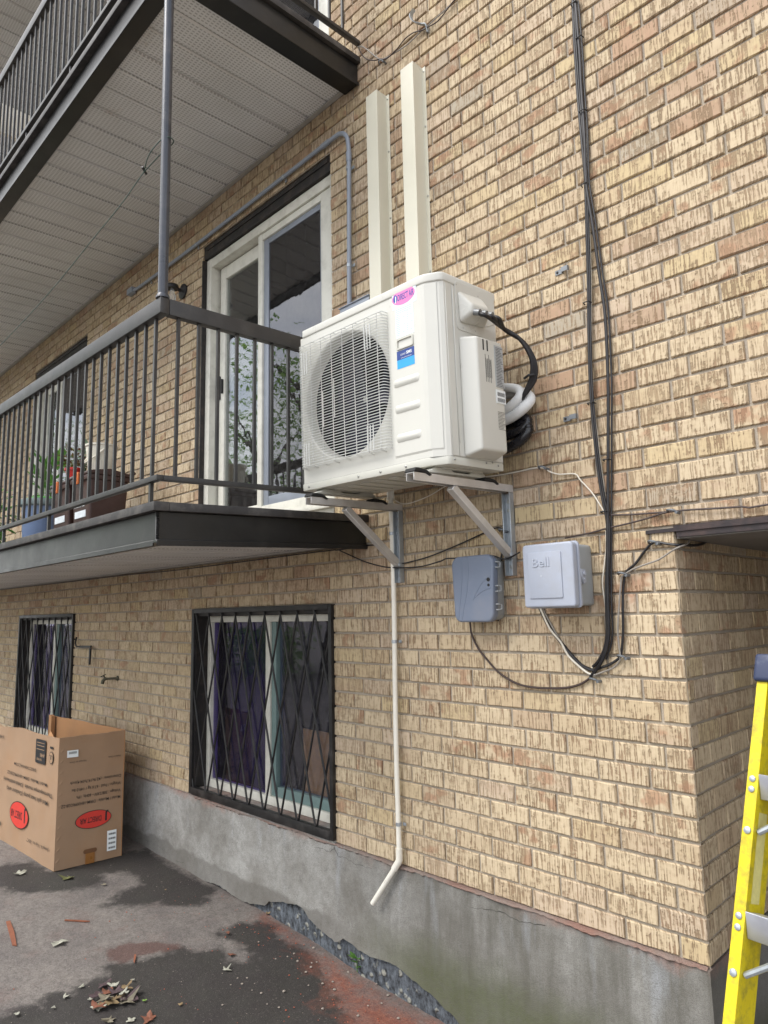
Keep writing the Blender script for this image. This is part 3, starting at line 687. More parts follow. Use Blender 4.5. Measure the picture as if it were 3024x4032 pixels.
# green clothes line tied to the post
M['greenline'] = mk('green_plastic_line', '2b443b', .5)
t = thing('clothes_line', 'thin green clothes line tied to the round balcony post', 'clothes line', (BX, BY, 3.57))
MB().tube(spline([(-2.86, -1.222, 3.536), (-3.336, -1.22, 3.462), (-5.08, -1.2, 3.36), (-10.2, -1.2, 3.30)], 8), .0024, 6).build('line', M['greenline'], t, smooth=True)
MB().tube(spline([(-2.86, -1.222, 3.536), (-2.79, -1.235, 3.575), (-2.70, -1.23, 3.60), (-2.655, -1.21, 3.61), (-2.66, -1.18, 3.60), (-2.74, -1.2, 3.575), (-2.86, -1.222, 3.536)], 6), .0025, 6).build('loop', M['greenline'], t, smooth=True)
MB().tube([(-2.845, -1.238, 3.548), (-2.87, -1.206, 3.538)], .006, 6).build('clip', M['iron'], t)

# ------------------------------------------------------------------ heat pump outdoor unit
M['unit'] = mk('ivory_powder_coat', 'cbcac2', .33, 0, .02, 6, .02, 300)
M['unit_lo'] = mk('ivory_powder_coat_base', 'c2c1b7', .38, 0, .03, 6, .03, 300)
M['grille'] = mk('ivory_coated_wire', 'd4d5d1', .4, 0, .02)
M['navy'] = mk('black_navy_fan_plastic', '070a26', .45, 0, .2)
M['cavity'] = mk('shade_black_coil_cavity', '020204', .8)  # near-black colour stands in for shade inside the fan opening
M['zinc'] = mk('zinc_screw', 'a6a6a2', .35, .8, .1)
M['black_rubber'] = mk('black_rubber', '141414', .7, 0, .2)
M['black_cable'] = mk('black_cable_jacket', '17161a', .42, 0, .2, 20, .05, 200, '4a4642', .25, 15)
M['ink'] = mk('black_ink', '1a1a1c', .6, 0, 0, 5, 0)
M['greyink'] = mk('grey_ink', '6f7076', .6, 0, 0, 5, 0)
M['sticker'] = mk('white_label', 'e4e8e8', .5, 0, .02, 5, 0)
UW, UD, UH, XD, XK, DK = .894, .38, .769, .627, .813, .04
hp = thing('heat_pump_unit', 'ivory heat pump outdoor unit with round fan grille on wall brackets', 'heat pump', (-2.570, -.52, 2.055), (R(2.3), R(1.0), R(-.8)))
def L(mb, name, mat, parent=hp, **k): return mb.build(name, mat, parent, local=True, **k)
# cabinet shell in plan: front, chamfer, side, back, left with small corner radii
plan = [(.012, 0), (XD, 0), (XK, 0), (XK+.02, .004), (UW-.012, DK-.008), (UW, DK+.006), (UW, UD-.006), (UW-.006, UD), (.006, UD), (0, UD-.006), (0, .012)]
plan_i = [(XD+.004, -.0)]
FC, FZ, FR = (.326, .0), .398, .280          # fan centre and opening radius
mb = MB()
z0, z1 = .034, UH-.022
for (ax, ay), (bx, by) in zip(plan[1:], plan[2:]):
    mb.add([(ax, ay, z0), (bx, by, z0), (bx, by, z1), (ax, ay, z1)], [(0, 1, 2, 3)])
mb.add([(0, .012, z0), (.012, 0, z0), (.012, 0, z1), (0, .012, z1)], [(0, 1, 2, 3)])
# front left panel with the round fan opening
n = 64; k0 = len(mb.v); cx, cz = FC[0], FZ
sq = []
for i in range(n):
    a = 2*math.pi*i/n; c, s_ = math.cos(a), math.sin(a)
    tx = ((XD-cx) if c > 0 else (cx-.012))/max(1e-9, abs(c)); tz = ((z1-cz) if s_ > 0 else (cz-z0))/max(1e-9, abs(s_)); tt = min(tx, tz)
    sq.append((cx+c*tt, cz+s_*tt))
for c in ((XD, z1), (.012, z1), (.012, z0), (XD, z0)):      # snap nearest points to corners
    i = min(range(n), key=lambda i: (sq[i][0]-c[0])**2+(sq[i][1]-c[1])**2); sq[i] = c
rings = [[Vector((x, 0, z)) for x, z in sq]]
for r, y in ((FR+.012, .0), (FR+.005, .004), (FR, .014), (FR-.004, .035), (FR-.006, .055)):
    rings.append([Vector((cx+r*math.cos(2*math.pi*i/n), y, cz+r*math.sin(2*math.pi*i/n))) for i in range(n)])
for g in rings: mb.v += g
for j in range(len(rings)-1):
    for i in range(n): mb.f.append((k0+j*n+i, k0+j*n+(i+1) % n, k0+(j+1)*n+(i+1) % n, k0+(j+1)*n+i))
mb.add([(.0, UD, z0), (UW, UD, z0), (UW, UD, z1), (0, UD, z1)], [(0, 1, 2, 3)])
L(mb, 'cabinet', M['unit'], smooth=True, autosmooth=25)
mb = MB(); mb.box(.02, .055, .06, XD+.02, UD-.02, UH-.06); mb.f = mb.f[:1]+mb.f[1:]
mb.f = [f for f in mb.f if not all(abs(mb.v[i].y-.055) < 1e-6 for i in f)]; L(mb, 'coil_cavity', M['cavity'])
# raised flat of the right front panel, seam and lower lip
def outline(off, za, zb): return [(x, y-off) for x, y in plan]
mb = MB()
pz = [(.634, -.0035), (XK-.002, -.0035), (XK+.016, .0), (UW-.02, DK-.0155)]
for (ax, ay), (bx, by) in zip(pz, pz[1:]): mb.add([(ax, ay, .067), (bx, by, .067), (bx, by, UH-.03), (ax, ay, UH-.03)], [(0, 1, 2, 3)])
m = len(mb.v)
for za, zb, dd in ((.067, .056, .0), (UH-.03, UH-.0245, .0)):
    for (ax, ay), (bx, by) in zip(pz, pz[1:]): mb.add([(ax, ay, za), (bx, by, za), (bx, by+.0045, zb), (ax, ay+.0045, zb)], [(0, 1, 2, 3)])
mb.add([(.634, -.0035, .067), (.634, -.0035, UH-.03), (.6295, .001, UH-.03), (.6295, .001, .067)], [(0, 1, 2, 3)])
fp = L(mb, 'front_panel', M['unit'], smooth=True, autosmooth=50)
for zc, xa, xb in ((.373, .640, .788), (.263, .643, .787), (.142, .645, .785)):      # pressed ribs
    poly = rrect(xa, zc-.022, xb, zc+.013, .014, 4); pin = rrect(xa+.012, zc-.012, xb-.012, zc+.003, .006, 4); mb = MB(); nn = len(poly)
    mb.v += [Vector((x, -.0036, z)) for x, z in poly]+[Vector((x, -.0105, z)) for x, z in pin]
    mb.f += [(i, (i+1) % nn, nn+(i+1) % nn, nn+i) for i in range(nn)]+[tuple(nn+i for i in range(nn))]
    L(mb, 'pressed_rib', M['unit'], fp, smooth=True, autosmooth=60)
# recessed hand hold
mb = MB(); ro, ri = rrect(.667, .505, .766, .554, .008), rrect(.676, .513, .757, .546, .005); nn = len(ro); k = 0
mb.v = [Vector((x, -.0037, z)) for x, z in ro]+[Vector((x, -.009, z)) for x, z in rrect(.669, .507, .764, .552, .007)]+[Vector((x, -.009, z)) for x, z in ri]+[Vector((x, .028, z)) for x, z in ri]
for j in range(3): mb.f += [(j*nn+i, j*nn+(i+1) % nn, (j+1)*nn+(i+1) % nn, (j+1)*nn+i) for i in range(nn)]
mb.f.append(tuple(3*nn+i for i in range(nn))); L(mb, 'hand_hold', M['unit_lo'], fp, smooth=True, autosmooth=50)
mb = MB()   # base tray with skirt
bp = [(.004, -.002), (XK, -.002), (UW-.006, DK-.006), (UW+.001, DK+.008), (UW+.001, UD+.001), (.0, UD+.001), (-.002, .01)]
mb.prism(bp, 'Z', .0, .0345); L(mb, 'base_tray', M['unit_lo'], bevel=.006)
mb = MB()
for i in range(9):
    xa = .06+.09*i; mb.prism(rrect(xa, .06, xa+.06, UD-.06, .02), 'Z', -.007, .001)
L(mb, 'drain_embossing', M['unit_lo'], bevel=.004)
mb = MB()   # top cover with overhanging lip and left front nick
tp = [(-.003, .055), (.032, -.005), (XK, -.005), (XK+.022, .0), (UW-.008, DK-.012), (UW+.004, DK+.006), (UW+.004, UD+.003), (-.003, UD+.003)]
mb.prism(tp, 'Z', UH-.0235, UH+.014); tcv = L(mb, 'top_cover', M['unit'], bevel=.007, seg=3)
# wire fan guard
mb = MB(); gx0, gx1, gz0, gz1, gy = .03, .612, .100, .698, -.034
nh = 47
for i in range(nh):
    z = gz0+.008+(gz1-gz0-.016)*i/(nh-1)
    mb.tube([(gx0-.004, .0, z), (gx0, -.022, z), (gx0+.014, gy, z), (gx1-.02, gy, z), (gx1-.004, gy+.004, z), (gx1, gy+.012, z), (gx1+.002, .0, z)], .0019, 5)
fg = L(mb, 'fan_guard', M['grille'], smooth=True)
mb = MB()
for i in range(8):
    x = gx0+.016+(gx1-gx0-.05)*i/7; yb = gy+.0045
    mb.tube([(x, .0, gz1+.002), (x, -.02, gz1), (x, yb, gz1-.008), (x, yb, gz0+.008), (x, -.02, gz0), (x, .0, gz0-.002)], .0022, 5)
for x, za, zb in ((.205, .27, .44), (.285, .30, .48)): mb.tube([(x, gy+.0045, za), (x, gy+.0045, zb)], .0025, 5)
for x, z in ((.085, .60), (.525, .60), (.085, .16), (.525, .16)):
    for d in (-.018, 0, .018): mb.tube([(x+d, gy-.004, z-.055), (x+d, gy-.004, z+.055)], .0024, 5)
for z in (gz0+.002, gz1-.002): mb.tube([(gx0+.004, gy+.01, z), (gx1-.006, gy+.01, z)], .0022, 5)
L(mb, 'guard_stay', M['grille'], fg, smooth=True)
# fan behind the guard
fan = L(MB().lathe([(.0, -.02), (.05, -.016), (.058, .0), (.058, .05)], (cx, .145, cz), 24, 'Y'), 'fan', M['navy'], smooth=True)
for b_ in range(3):
    mb = MB(); vs = []
    for j in range(9):
        for i in range(7):
            r = .05+(FR-.062)*i/6; a = 2*math.pi*b_/3+.3+(.9+.25*i/6)*(j/8-.5)*1.5+.25*i/6; y = .16+.06*(j/8-.5)+.01*i/6
            vs.append((cx+r*math.cos(a), y, cz+r*math.sin(a)))
    vs += [(x, y+.004, z) for x, y, z in vs]
    fs = [(j*7+i, j*7+i+1, (j+1)*7+i+1, (j+1)*7+i) for j in range(8) for i in range(6)]
    fs += [tuple(63+q for q in f)[::-1] for f in fs]; mb.add(vs, fs); L(mb, 'blade', M['navy'], fan, smooth=True, autosmooth=60)
L(MB().lathe([(.012, -.024), (.012, -.018)], (cx, .145, cz), 16, 'Y'), 'hub_nut', M['zinc'], fan)
# side panels: seams, service plate, cable hood, valve cover
mb = MB(); mb.box(UW-.001, DK+.012, .036, UW+.003, DK+.05, UH-.03); mb.box(UW-.001, DK+.0525, .036, UW+.0035, UD-.004, UH-.029); mb.box(UW+.003, .093, .09, UW+.0065, .101, UH-.04)
sp_ = L(mb, 'side_panel', M['unit'], bevel=.0015, seg=1)
mb = MB(); mb.prism([(y, z) for y, z in rrect(.110, .560, .278, .765, .02)], 'X', UW+.003, UW+.0065); mb.prism([(.27, .600), (.372, .640), (.372, .766), (.27, .766)], 'X', UW+.003, UW+.0062)
pl = L(mb, 'service_plate', M['unit'], bevel=.0012, seg=1)
# hood: wedge bulging out and back
hv = [(UW+.005, .118, .728), (UW+.005, .292, .734), (UW+.005, .30, .60), (UW+.005, .122, .585),
      (UW+.062, .150, .655), (UW+.062, .262, .662), (UW+.058, .262, .630), (UW+.058, .150, .622)]
mb = MB().add(hv, [(0, 1, 5, 4), (4, 5, 6, 7), (7, 6, 2, 3), (0, 4, 7, 3), (1, 2, 6, 5), (3, 2, 1, 0)])
L(mb, 'cable_hood', M['unit'], bevel=.016, seg=5)
mb = MB(); mb.prism([(y, z) for y, z in [(.120, .545), (.31, .545), (.31, .045), (.16, .040), (.120, .052)]], 'X', UW+.003, UW+.0035)
cvv = [(UW+.003, .118, .530), (UW+.003, .33, .534), (UW+.003, .33, .038), (UW+.003, .118, .034), (UW+.072, .150, .522), (UW+.072, .318, .526), (UW+.072, .318, .062), (UW+.072, .150, .058)]
mb = MB().add(cvv, [(0, 1, 5, 4), (4, 5, 6, 7), (7, 6, 2, 3), (0, 4, 7, 3), (1, 2, 6, 5), (3, 2, 1, 0)])
vc = L(mb, 'valve_cover', M['unit'], bevel=.012, seg=4)
def dome(mb, c, ax, r=.006, h=.003):
    c = Vector(c); mb.lathe([(r, 0), (r*.85, -h*.6 if ax == 'Y' else h*.6), (r*.4, -h if ax == 'Y' else h)], c, 10, ax)
mb = MB()
for x in (.05, .40, .54, .69): dome(mb, (x, -.003, .017), 'Y')
for y, z in ((.06, .02), (.12, .748), (.26, .735), (.15, .572), (.23, .577), (.20, .668), (.26, .672), (.34, .02), (.26, .025), (.30, .03)): dome(mb, (UW+.004, y, z), 'X', .005)
L(mb, 'screw', M['zinc'], smooth=True)
mb = MB()
for y, z in ((.168, .632), (.212, .637), (.252, .641)): mb.cyl((UW+.045, y, z), (UW+.079, y+.004, z-.012), .0135, 14)
L(mb, 'cable_gland', mk('grey_gland', '7d7f80', .4, .3), smooth=True)
# labels on the unit
mb = MB(); plate(mb, ellipse(40, .066, .034), (.718, -.0042, .728), (1, 0, 0), (0, 0, 1), (0, -1, 0), .0006)
lg = L(mb, 'logo_label', mk('pink_label', 'e07bb4', .45, 0, .02, 5, 0), fp)
mb = MB(); put_text(mb, 'DIRECT AIR', .038, (.7325, -.0052, .715), (1, 0, 0), (0, 0, 1), 'C', .02, 1, .092)
plate(mb, ellipse(20, .012, .018), (.672, -.0049, .728), (1, 0, 0), (0, 0, 1), (0, -1, 0), .0003)
L(mb, 'logo_lettering', mk('blue_ink', '2f4f9e', .5, 0, 0, 5, 0), lg)
mb = MB(); put_text(mb, 'J', .03, (.6725, -.0056, .7175), (1, 0, 0), (0, 0, 1), 'C', .03, 1); L(mb, 'logo_mark', M['sticker'], lg)
mb = MB(); mb.box(.652, -.0041, .686, .79, -.0036, .770); L(mb, 'label_backing', mk('pale_blue_film', 'cfe2ef', .3, 0, .01, 5, 0), fp)
mb = MB(); mb.box(.667, -.0044, .558, .770, -.0036, .685); sh = L(mb, 'data_sheet', mk('pale_cyan_sheet', 'dcf2f2', .5, 0, .01, 5, 0), fp)
mb = MB()
for i in range(15):
    z = .678-i*.0078
    mb.box(.671, -.0047, z, .671+(.092 if i < 3 else .022), -.0044, z+.0013)
    if i > 2:
        mb.box(.732, -.0047, z+.002, .740, -.0044, z+.0035)
        if i % 4 == 1: mb.box(.706, -.0047, z, .722, -.0044, z+.0014); mb.box(.75, -.0047, z, .765, -.0044, z+.0014)
L(mb, 'data_lines', M['greyink'], sh)
mb = MB(); mb.box(.667, -.0044, .464, .766, -.0036, .502); s1 = L(mb, 'dealer_sticker', mk('deep_blue_sticker', '233f86', .35, 0, .05, 30, .1, 80), fp)
mb = MB(); mb.box(.667, -.0043, .427, .766, -.0036, .4635); L(mb, 'sticker_base', mk('cyan_sticker', '2f9fdc', .35, 0, .05, 30, .1, 80), s1)
mb = MB(); put_text(mb, 'CLIMAT', .011, (.688, -.0048, .480), (1, 0, 0), (0, 0, 1), 'L', 0, 1, .03); put_text(mb, 'SMS', .017, (.722, -.0048, .480), (1, 0, 0), (0, 0, 1), 'L', .03, 1, .03)
for i in range(2): mb.box(.69, -.0046, .470-.002*i, .75, -.0044, .4706-.002*i)
L(mb, 'sticker_lettering', M['sticker'], s1)
mb = MB(); xo = UW+.0745; mb.box(UW+.072, .262, .330, xo, .316, .505); dl = L(mb, 'rating_label', mk('grey_label', 'a8abac', .5, 0, .02, 5, 0), vc)
mb = MB(); mb.box(UW+.072, .258, .262, xo+.0004, .319, .318); bl = L(mb, 'barcode_label', M['sticker'], vc)
mb = MB()
for i in range(26): mb.box(xo, .267+.002*(i % 2), .335+.0064*i, xo+.0004, .313-.004*(i % 5), .335+.0064*i+.0018)
L(mb, 'rating_print', M['ink'], dl); mb = MB()
for i in range(13): mb.box(UW+.0722, .264, .225-.006*i, UW+.0728, .312-.005*(i % 4), .2265-.006*i)
L(mb, 'note_print', M['ink'], vc); mb = MB()
for r_ in (.292, .268):
    for i in range(17): mb.box(xo+.0004, .264+.003*i, r_, xo+.0008, .264+.003*i+.0008+.0011*((i*7) % 3)/2, r_+.016)
L(mb, 'barcode', M['ink'], bl)
mb = MB()
for j in range(4):
    y = .198+.011*j; mb.box(UW+.0722, y, .34, UW+.0728, y+.002, .455-.02*(j % 2)); mb.box(UW+.0722, y+.005, .36, UW+.0728, y+.0065, .44)
for j in range(2): mb.box(UW+.0722, .186+.026*j, .47, UW+.0729, .194+.026*j, .515)
L(mb, 'warning_print', M['ink'], vc)
# feet
for x in (.1, UW-.1):
    mb = MB(); mb.prism([(-.02, -.024), (UD+.03, -.024), (UD+.03, -.019), (UD-.02, -.019), (UD-.05, -.001), (.26, -.001), (.24, -.014), (.14, -.014), (.12, -.001), (.03, -.001), (.005, -.014), (-.02, -.019)], 'X', x-.028, x+.028)
    L(mb, 'foot', M['unit_lo'], bevel=.002, seg=1)

# ------------------------------------------------------------------ brackets
M['alu'] = mk('brushed_aluminium', 'd2d0cd', .36, .5, .1, 12, .15, 240)
M['galv'] = mk('galvanised_steel', 'a9afb4', .36, .6, .12, 25, .08, 120)
def bracket(x, yf, label):
    t = thing('wall_bracket', label, 'wall bracket', (x, 0, 1.62), group='brackets carrying the heat pump'); h = .021
    def chan(pts_a, pts_b, up): pass
    mb = MB()   # arm: channel open downwards
    zt = 2.022; sl = .02/.6
    poly = [(x-h, zt), (x+h, zt), (x+h, zt-.033), (x+h-.004, zt-.033), (x+h-.004, zt-.004), (x-h+.004, zt-.004), (x-h+.004, zt-.033), (x-h, zt-.033)]
    mb.prism(poly, 'Y', yf, -.002); mb.map(lambda v: (v.x, v.y, v.z+v.y*sl)); mb.build('arm', M['alu'], t, bevel=.0012, seg=1)
    mb = MB(); poly = [(x-h, -.002), (x+h, -.002), (x+h, -.034), (x+h-.004, -.034), (x+h-.004, -.006), (x-h+.004, -.006), (x-h+.004, -.034), (x-h, -.034)]
    mb.prism(poly, 'Z', 1.622, zt-.034); mb.build('upright', M['galv'], t, bevel=.0012, seg=1)
    # brace
    a, b = Vector((x, -.022, 1.712)), Vector((x, yf*.63, 1.972)); d = (b-a); ln = d.length; d.normalize(); nrm = Vector((1, 0, 0)).cross(d)
    mb = MB(); mb.box(-.0165, -.0165, 0, .0165, .0165, ln, Matrix.Translation(a) @ Matrix(((1, nrm.x, d.x, 0), (0, nrm.y, d.y, 0), (0, nrm.z, d.z, 0), (0, 0, 0, 1)))); mb.build('brace', M['alu'], t, bevel=.002, seg=1)
    mb = MB(); mb.lathe([(.001, -.012), (.011, -.006), (.013, .004), (.001, .012)], (x+.016, -.03, 1.712), 8); mb.lathe([(.001, -.01), (.01, 0), (.001, .01)], (x+.01, yf*.63+.01, 1.975), 8); mb.build('weld_bead', M['galv'], t, smooth=True)
    for z in (1.66, 1.91, 1.95):
        MB().lathe([(.0085, 0), (.0085, -.005), (.005, -.006)], (x-.002, -.007, z), 8, 'Y').build('bolt', M['zinc'], t)
    for ya, yb in ((yf-.004, yf+.10), (-.22, -.11)):
        mb = MB(); k = 8
        pf = [(ya, 0), (ya+.008, .016), (ya+.03, .017), (yb-.03, .012), (yb, -.006), (yb-.012, -.01), (yb-.04, .001), (ya+.02, .001)]
        mb.prism([(p, zt+.0005+p*sl+q) for p, q in pf], 'X', x-h-.006, x+h+.006); mb.build('rubber_pad', M['black_rubber'], t, bevel=.002, seg=1)
    return t
bracket(-1.752, -.648, 'right aluminium bracket with diagonal brace under the heat pump')
bracket(-2.431, -.60, 'left aluminium bracket with diagonal brace, beside the white drain pipe')

# ------------------------------------------------------------------ line covers, drain, conduit, lamp
M['cover'] = mk('cream_line_cover', 'd4d0be', .32, 0, .03, 4, .02, 200)
def line_cover(x0, x1, label):
    t = thing('pipe_cover', label, 'pipe cover', ((x0+x1)/2, 0, 2.75), group='pipe covers above the heat pump'); z0, z1, d = 2.72, 4.372, .079; f = .0225
    mb = MB(); th = .0012
    poly = [(x0-f, -.0015), (x0, -.0015), (x0, -d), (x1, -d), (x1, -.0015), (x1+f, -.0015), (x1+f, -.006), (x1-th-.0005, -.006)] if False else [(x0-f, -.002), (x0-f, -.004), (x0-.001, -.004), (x0-.001, -d), (x1+.001, -d), (x1+.001, -.004), (x1+f, -.004), (x1+f, -.002), (x1-.001, -.002), (x1-.001, -d+.002), (x0+.001, -d+.002), (x0+.001, -.002)]
    mb.prism(poly, 'Z', z0, z1); mb.build('duct', M['cover'], t, bevel=.0008, seg=1)
    for z in (4.345, 4.02, 3.62, 3.2):
        MB().lathe([(.006, 0), (.005, -.003), (.002, -.004)], (x1+.0125, -.004, z), 10, 'Y').build('screw', M['zinc'], t, smooth=True)
line_cover(-2.541, -2.455, 'left cream pipe cover rising from the heat pump, the shorter in view')
line_cover(-2.269, -2.180, 'right cream pipe cover rising from the heat pump to the taller top')
M['pvc'] = mk('white_pvc_pipe', 'e6e2d6', .35, 0, .03, 10, .02, 200, 'b9b09a', .2, 8)
dp = thing('drain_pipe', 'thin white drain pipe running down the wall to an angled spout', 'drain pipe', (-2.466, -.03, .05))
MB().tube(spline([(-2.468, -.03, 2.13), (-2.461, -.03, 1.6), (-2.47, -.03, .9), (-2.466, -.03, .335)], 8), .0125, 16).build('pipe', M['pvc'], dp, smooth=True)
MB().tube([(-2.4665, -.03, .352), (-2.4665, -.03, .30), (-2.474, -.032, .285), (-2.497, -.036, .252)], .0165, 16).build('elbow', M['pvc'], dp, smooth=True)
MB().tube([(-2.485, -.034, .268), (-2.628, -.06, .070)], .0125, 16).build('spout', M['pvc'], dp, smooth=True)
MB().tube([(-2.468, -.03, 2.10), (-2.468, -.03, 2.05)], .019, 16).build('socket', M['pvc'], dp, smooth=True)
mb = MB(); e = (Vector((-2.628, -.06, .07))-Vector((-2.485, -.034, .268))).normalized(); put_text(mb, 'PVC', .011, Vector((-2.54, -.044, .192))+Vector((0, -.0133, .002)), e, Vector((.8, -.0, .58)).normalized()*1, 'L'); mb.build('print', M['greyink'], dp)
for z, in ((1.874,), (1.33,), (.463,)):
    c = MB(); c.lathe([(.0145, -.008), (.0145, .008)], (-2.465, -.03, z), 16, cap=False); c.box(-2.451, -.016, z-.007, -2.43, -.013, z+.007); c.lathe([(.005, 0), (.005, -.004)], (-2.438, -.016, z), 8, 'Y'); c.build('clamp', M['galv'], dp, smooth=True)
M['conduit'] = mk('grey_pvc_conduit', '8d949f', .4, 0, .05, 10, .04, 150)
cd = thing('conduit', 'grey plastic conduit bending over the near patio door', 'conduit', (-2.76, -.025, 3.2))
cp = [(-2.769, -.025, 3.12), (-2.764, -.025, 3.464), (-2.752, -.025, 4.09), (-2.755, -.025, 4.215), (-2.772, -.025, 4.285), (-2.82, -.025, 4.328), (-2.913, -.025, 4.337), (-3.39, -.025, 4.333), (-4.515, -.025, 4.326), (-5.418, -.025, 4.335), (-5.60, -.025, 4.345)]
MB().tube(spline(cp, 5), .0135, 14).build('pipe', M['conduit'], cd, smooth=True)
for a, b in (((-2.752, -.025, 4.11), (-2.753, -.025, 4.17)), ((-2.93, -.025, 4.3375), (-3.0, -.025, 4.337))): MB().cyl(a, b, .0165, 14).build('coupling', M['conduit'], cd, smooth=True)
for x, z, v in ((-2.757, 4.07, 1), (-2.764, 3.46, 1), (-3.39, 4.333, 0), (-4.515, 4.326, 0), (-5.3, 4.333, 0)):
    mb = MB(); a = (0, 0, .009) if v else (.009, 0, 0); mb.tube([Vector((x, -.025, z))-Vector(a), Vector((x, -.025, z))+Vector(a)], .0155, 14)
    if v: mb.box(x+.012, -.012, z-.009, x+.034, -.008, z+.009)
    else: mb.box(x-.009, -.012, z-.034, x+.009, -.008, z-.012)
    mb.build('strap', M['galv'], cd, smooth=True)
mb = MB(); mb.box(-5.70, -.05, 4.325, -5.60, -.004, 4.378); mb.build('end_box', M['conduit'], cd, bevel=.005)
mb = MB(); mb.box(-2.80, -.07, 3.05, -2.56, -.004, 3.19); mb.prism([(-.078, 3.19), (-.002, 3.19), (-.002, 3.205), (-.078, 3.196)], 'X', -2.805, -2.555); mb.build('disconnect_box', M['conduit'], cd, bevel=.003)
wl = thing('wall_lamp', 'small black wall lamp with a bare bulb beside the near patio door', 'lamp', (-4.755, 0, 4.03))
MB().lathe([(.062, -.001), (.06, -.012), (.035, -.022), (.02, -.03)], (-4.755, 0, 4.033), 20, 'Y').build('backplate', M['iron'], wl, smooth=True)
MB().tube(spline([(-4.755, -.02, 4.033), (-4.745, -.07, 4.035), (-4.71, -.115, 4.03)], 5), .013, 10).build('arm', M['iron'], wl, smooth=True)
MB().lathe([(.046, .0), (.05, .01), (.045, .03), (.02, .04)], (-4.70, -.125, 3.995), 20).build('holder', M['iron'], wl, smooth=True)
s = NT('clear_bulb'); s.base((.95, .97, .98, 1)); s.set(Roughness=.05, Transmission_Weight=.85, IOR=1.25)
MB().lathe([(.004, -.105), (.02, -.1), (.030, -.08), (.030, -.062), (.017, -.03), (.014, .0)], (-4.70, -.125, 3.995), 18).build('bulb', s.m, wl, smooth=True)

# ------------------------------------------------------------------ utility boxes
M['nid'] = mk('blue_grey_plastic', '727c8e', .45, 0, .05, 6, .04, 120, '8f8a88', .25, 6)
M['bell'] = mk('pale_grey_plastic', 'a3a9b6', .45, 0, .04, 6, .04, 120, '8b8780', .3, 6)
M['bell_side'] = mk('grey_plastic_back', '969a9c', .5, 0, .06, 6, .04, 120, '7f7868', .35, 6)
def curved_box(mb, x0, x1, z0, z1, y0, y1, r, arch, taper=0., n=6):
    """rounded box whose top edge arches up and whose lower corners draw in"""
    pts = []
    for i in range(13): 
        u = i/12; pts.append((x1+(x0-x1)*u, z1+arch*math.sin(math.pi*u)-arch))
    o = []
    b = rrect(x0, z0, x1, z1, r, 5)
    for x, z in b:
        u = (x-x0)/(x1-x0); t = (z1-z)/(z1-z0)
        zz = z+arch*(4*u*(1-u))*(1-t); xx = x+(.5-u)*2*taper*t**2.5
        o.append((xx, zz))
    mb.prism(o, 'Y', y0, y1)
nb = thing('network_box', 'blue-grey plastic network box with swept ridges, under the right bracket', 'utility box', (-1.9, 0, 1.43))
mb = MB(); curved_box(mb, -2.005, -1.80, 1.432, 1.705, -.062, -.004, .03, .008, .006); mb.build('back', M['bell_side'], nb, bevel=.004)
mb = MB(); curved_box(mb, -2.018, -1.785, 1.424, 1.712, -.104, -.0625, .035, .010, .012); lid = mb.build('lid', M['nid'], nb, bevel=.012, seg=4)
mb = MB()
for pts in ([(-1.955, 1.71), (-1.957, 1.63), (-1.965, 1.56), (-1.975, 1.50), (-1.985, 1.44)], [(-1.92, 1.712), (-1.922, 1.63), (-1.935, 1.55), (-1.955, 1.48), (-1.965, 1.43)], [(-1.80, 1.62), (-1.84, 1.60), (-1.875, 1.56), (-1.90, 1.52)], [(-1.80, 1.572), (-1.85, 1.556), (-1.89, 1.53)]):
    mb.tube([(x, -.1035, z) for x, z in [(p.x, p.y) for p in spline([(a, b, 0) for a, b in pts], 6)]], .0022, 6)
mb.box(-1.94, -.1046, 1.466, -1.885, -.1036, 1.468); mb.build('ridge', M['nid'], lid, smooth=True)
mb = MB()
for z, r in ((1.607, .0085), (1.583, .006)): mb.lathe([(r, -.106), (r, -.100)], (-1.812, 0, z), 14, 'Y')
mb.build('lock', M['ink'], lid)
for z in (1.67, 1.567, 1.488):
    mb = MB(); mb.tube([(-1.79, -.085, z+.012), (-1.778, -.085, z+.012), (-1.772, -.07, z+.01), (-1.772, -.07, z-.01), (-1.778, -.085, z-.012), (-1.79, -.085, z-.012)], .0035, 6); mb.build('latch', M['bell_side'], nb, smooth=True)
bb = thing('telephone_box', 'pale grey telephone box with raised Bell lettering and a side latch', 'utility box', (-1.5, 0, 1.48))
mb = MB(); curved_box(mb, -1.574, -1.372, 1.484, 1.722, -.128, -.006, .012, .012); mb.build('back', M['bell_side'], bb, bevel=.004)
mb = MB(); curved_box(mb, -1.588, -1.352, 1.477, 1.731, -.141, -.1285, .014, .016); mb.build('rim', M['bell'], bb, bevel=.004)
mb = MB(); curved_box(mb, -1.584, -1.357, 1.481, 1.727, -.176, -.1415, .012, .016); lid = mb.build('lid', M['bell'], bb, bevel=.008, seg=3)
mb = MB(); mb.prism(rrect(-1.558, 1.516, -1.407, 1.697, .006), 'Y', -.1805, -.1755); pn = mb.build('raised_panel', M['bell'], lid, bevel=.002)
mb = MB(); put_text(mb, 'Bell', .05, (-1.497, -.1835, 1.640), (1, 0, 0), (0, 0, 1), 'C', .006, 1, .076)
k_ = len(mb.v); mb.v += [v+Vector((0, .0029, 0)) for v in mb.v]; ed_ = {}
for f in list(mb.f):
    for a_, b_ in zip(f, f[1:]+f[:1]): ed_[(a_, b_)] = 1
mb.f += [(a_, b_, b_+k_, a_+k_) for a_, b_ in ed_ if (b_, a_) not in ed_]
mb.build('lettering', mk('bell_relief', 'abb1bd', .4, 0, .02, 5, 0), pn)
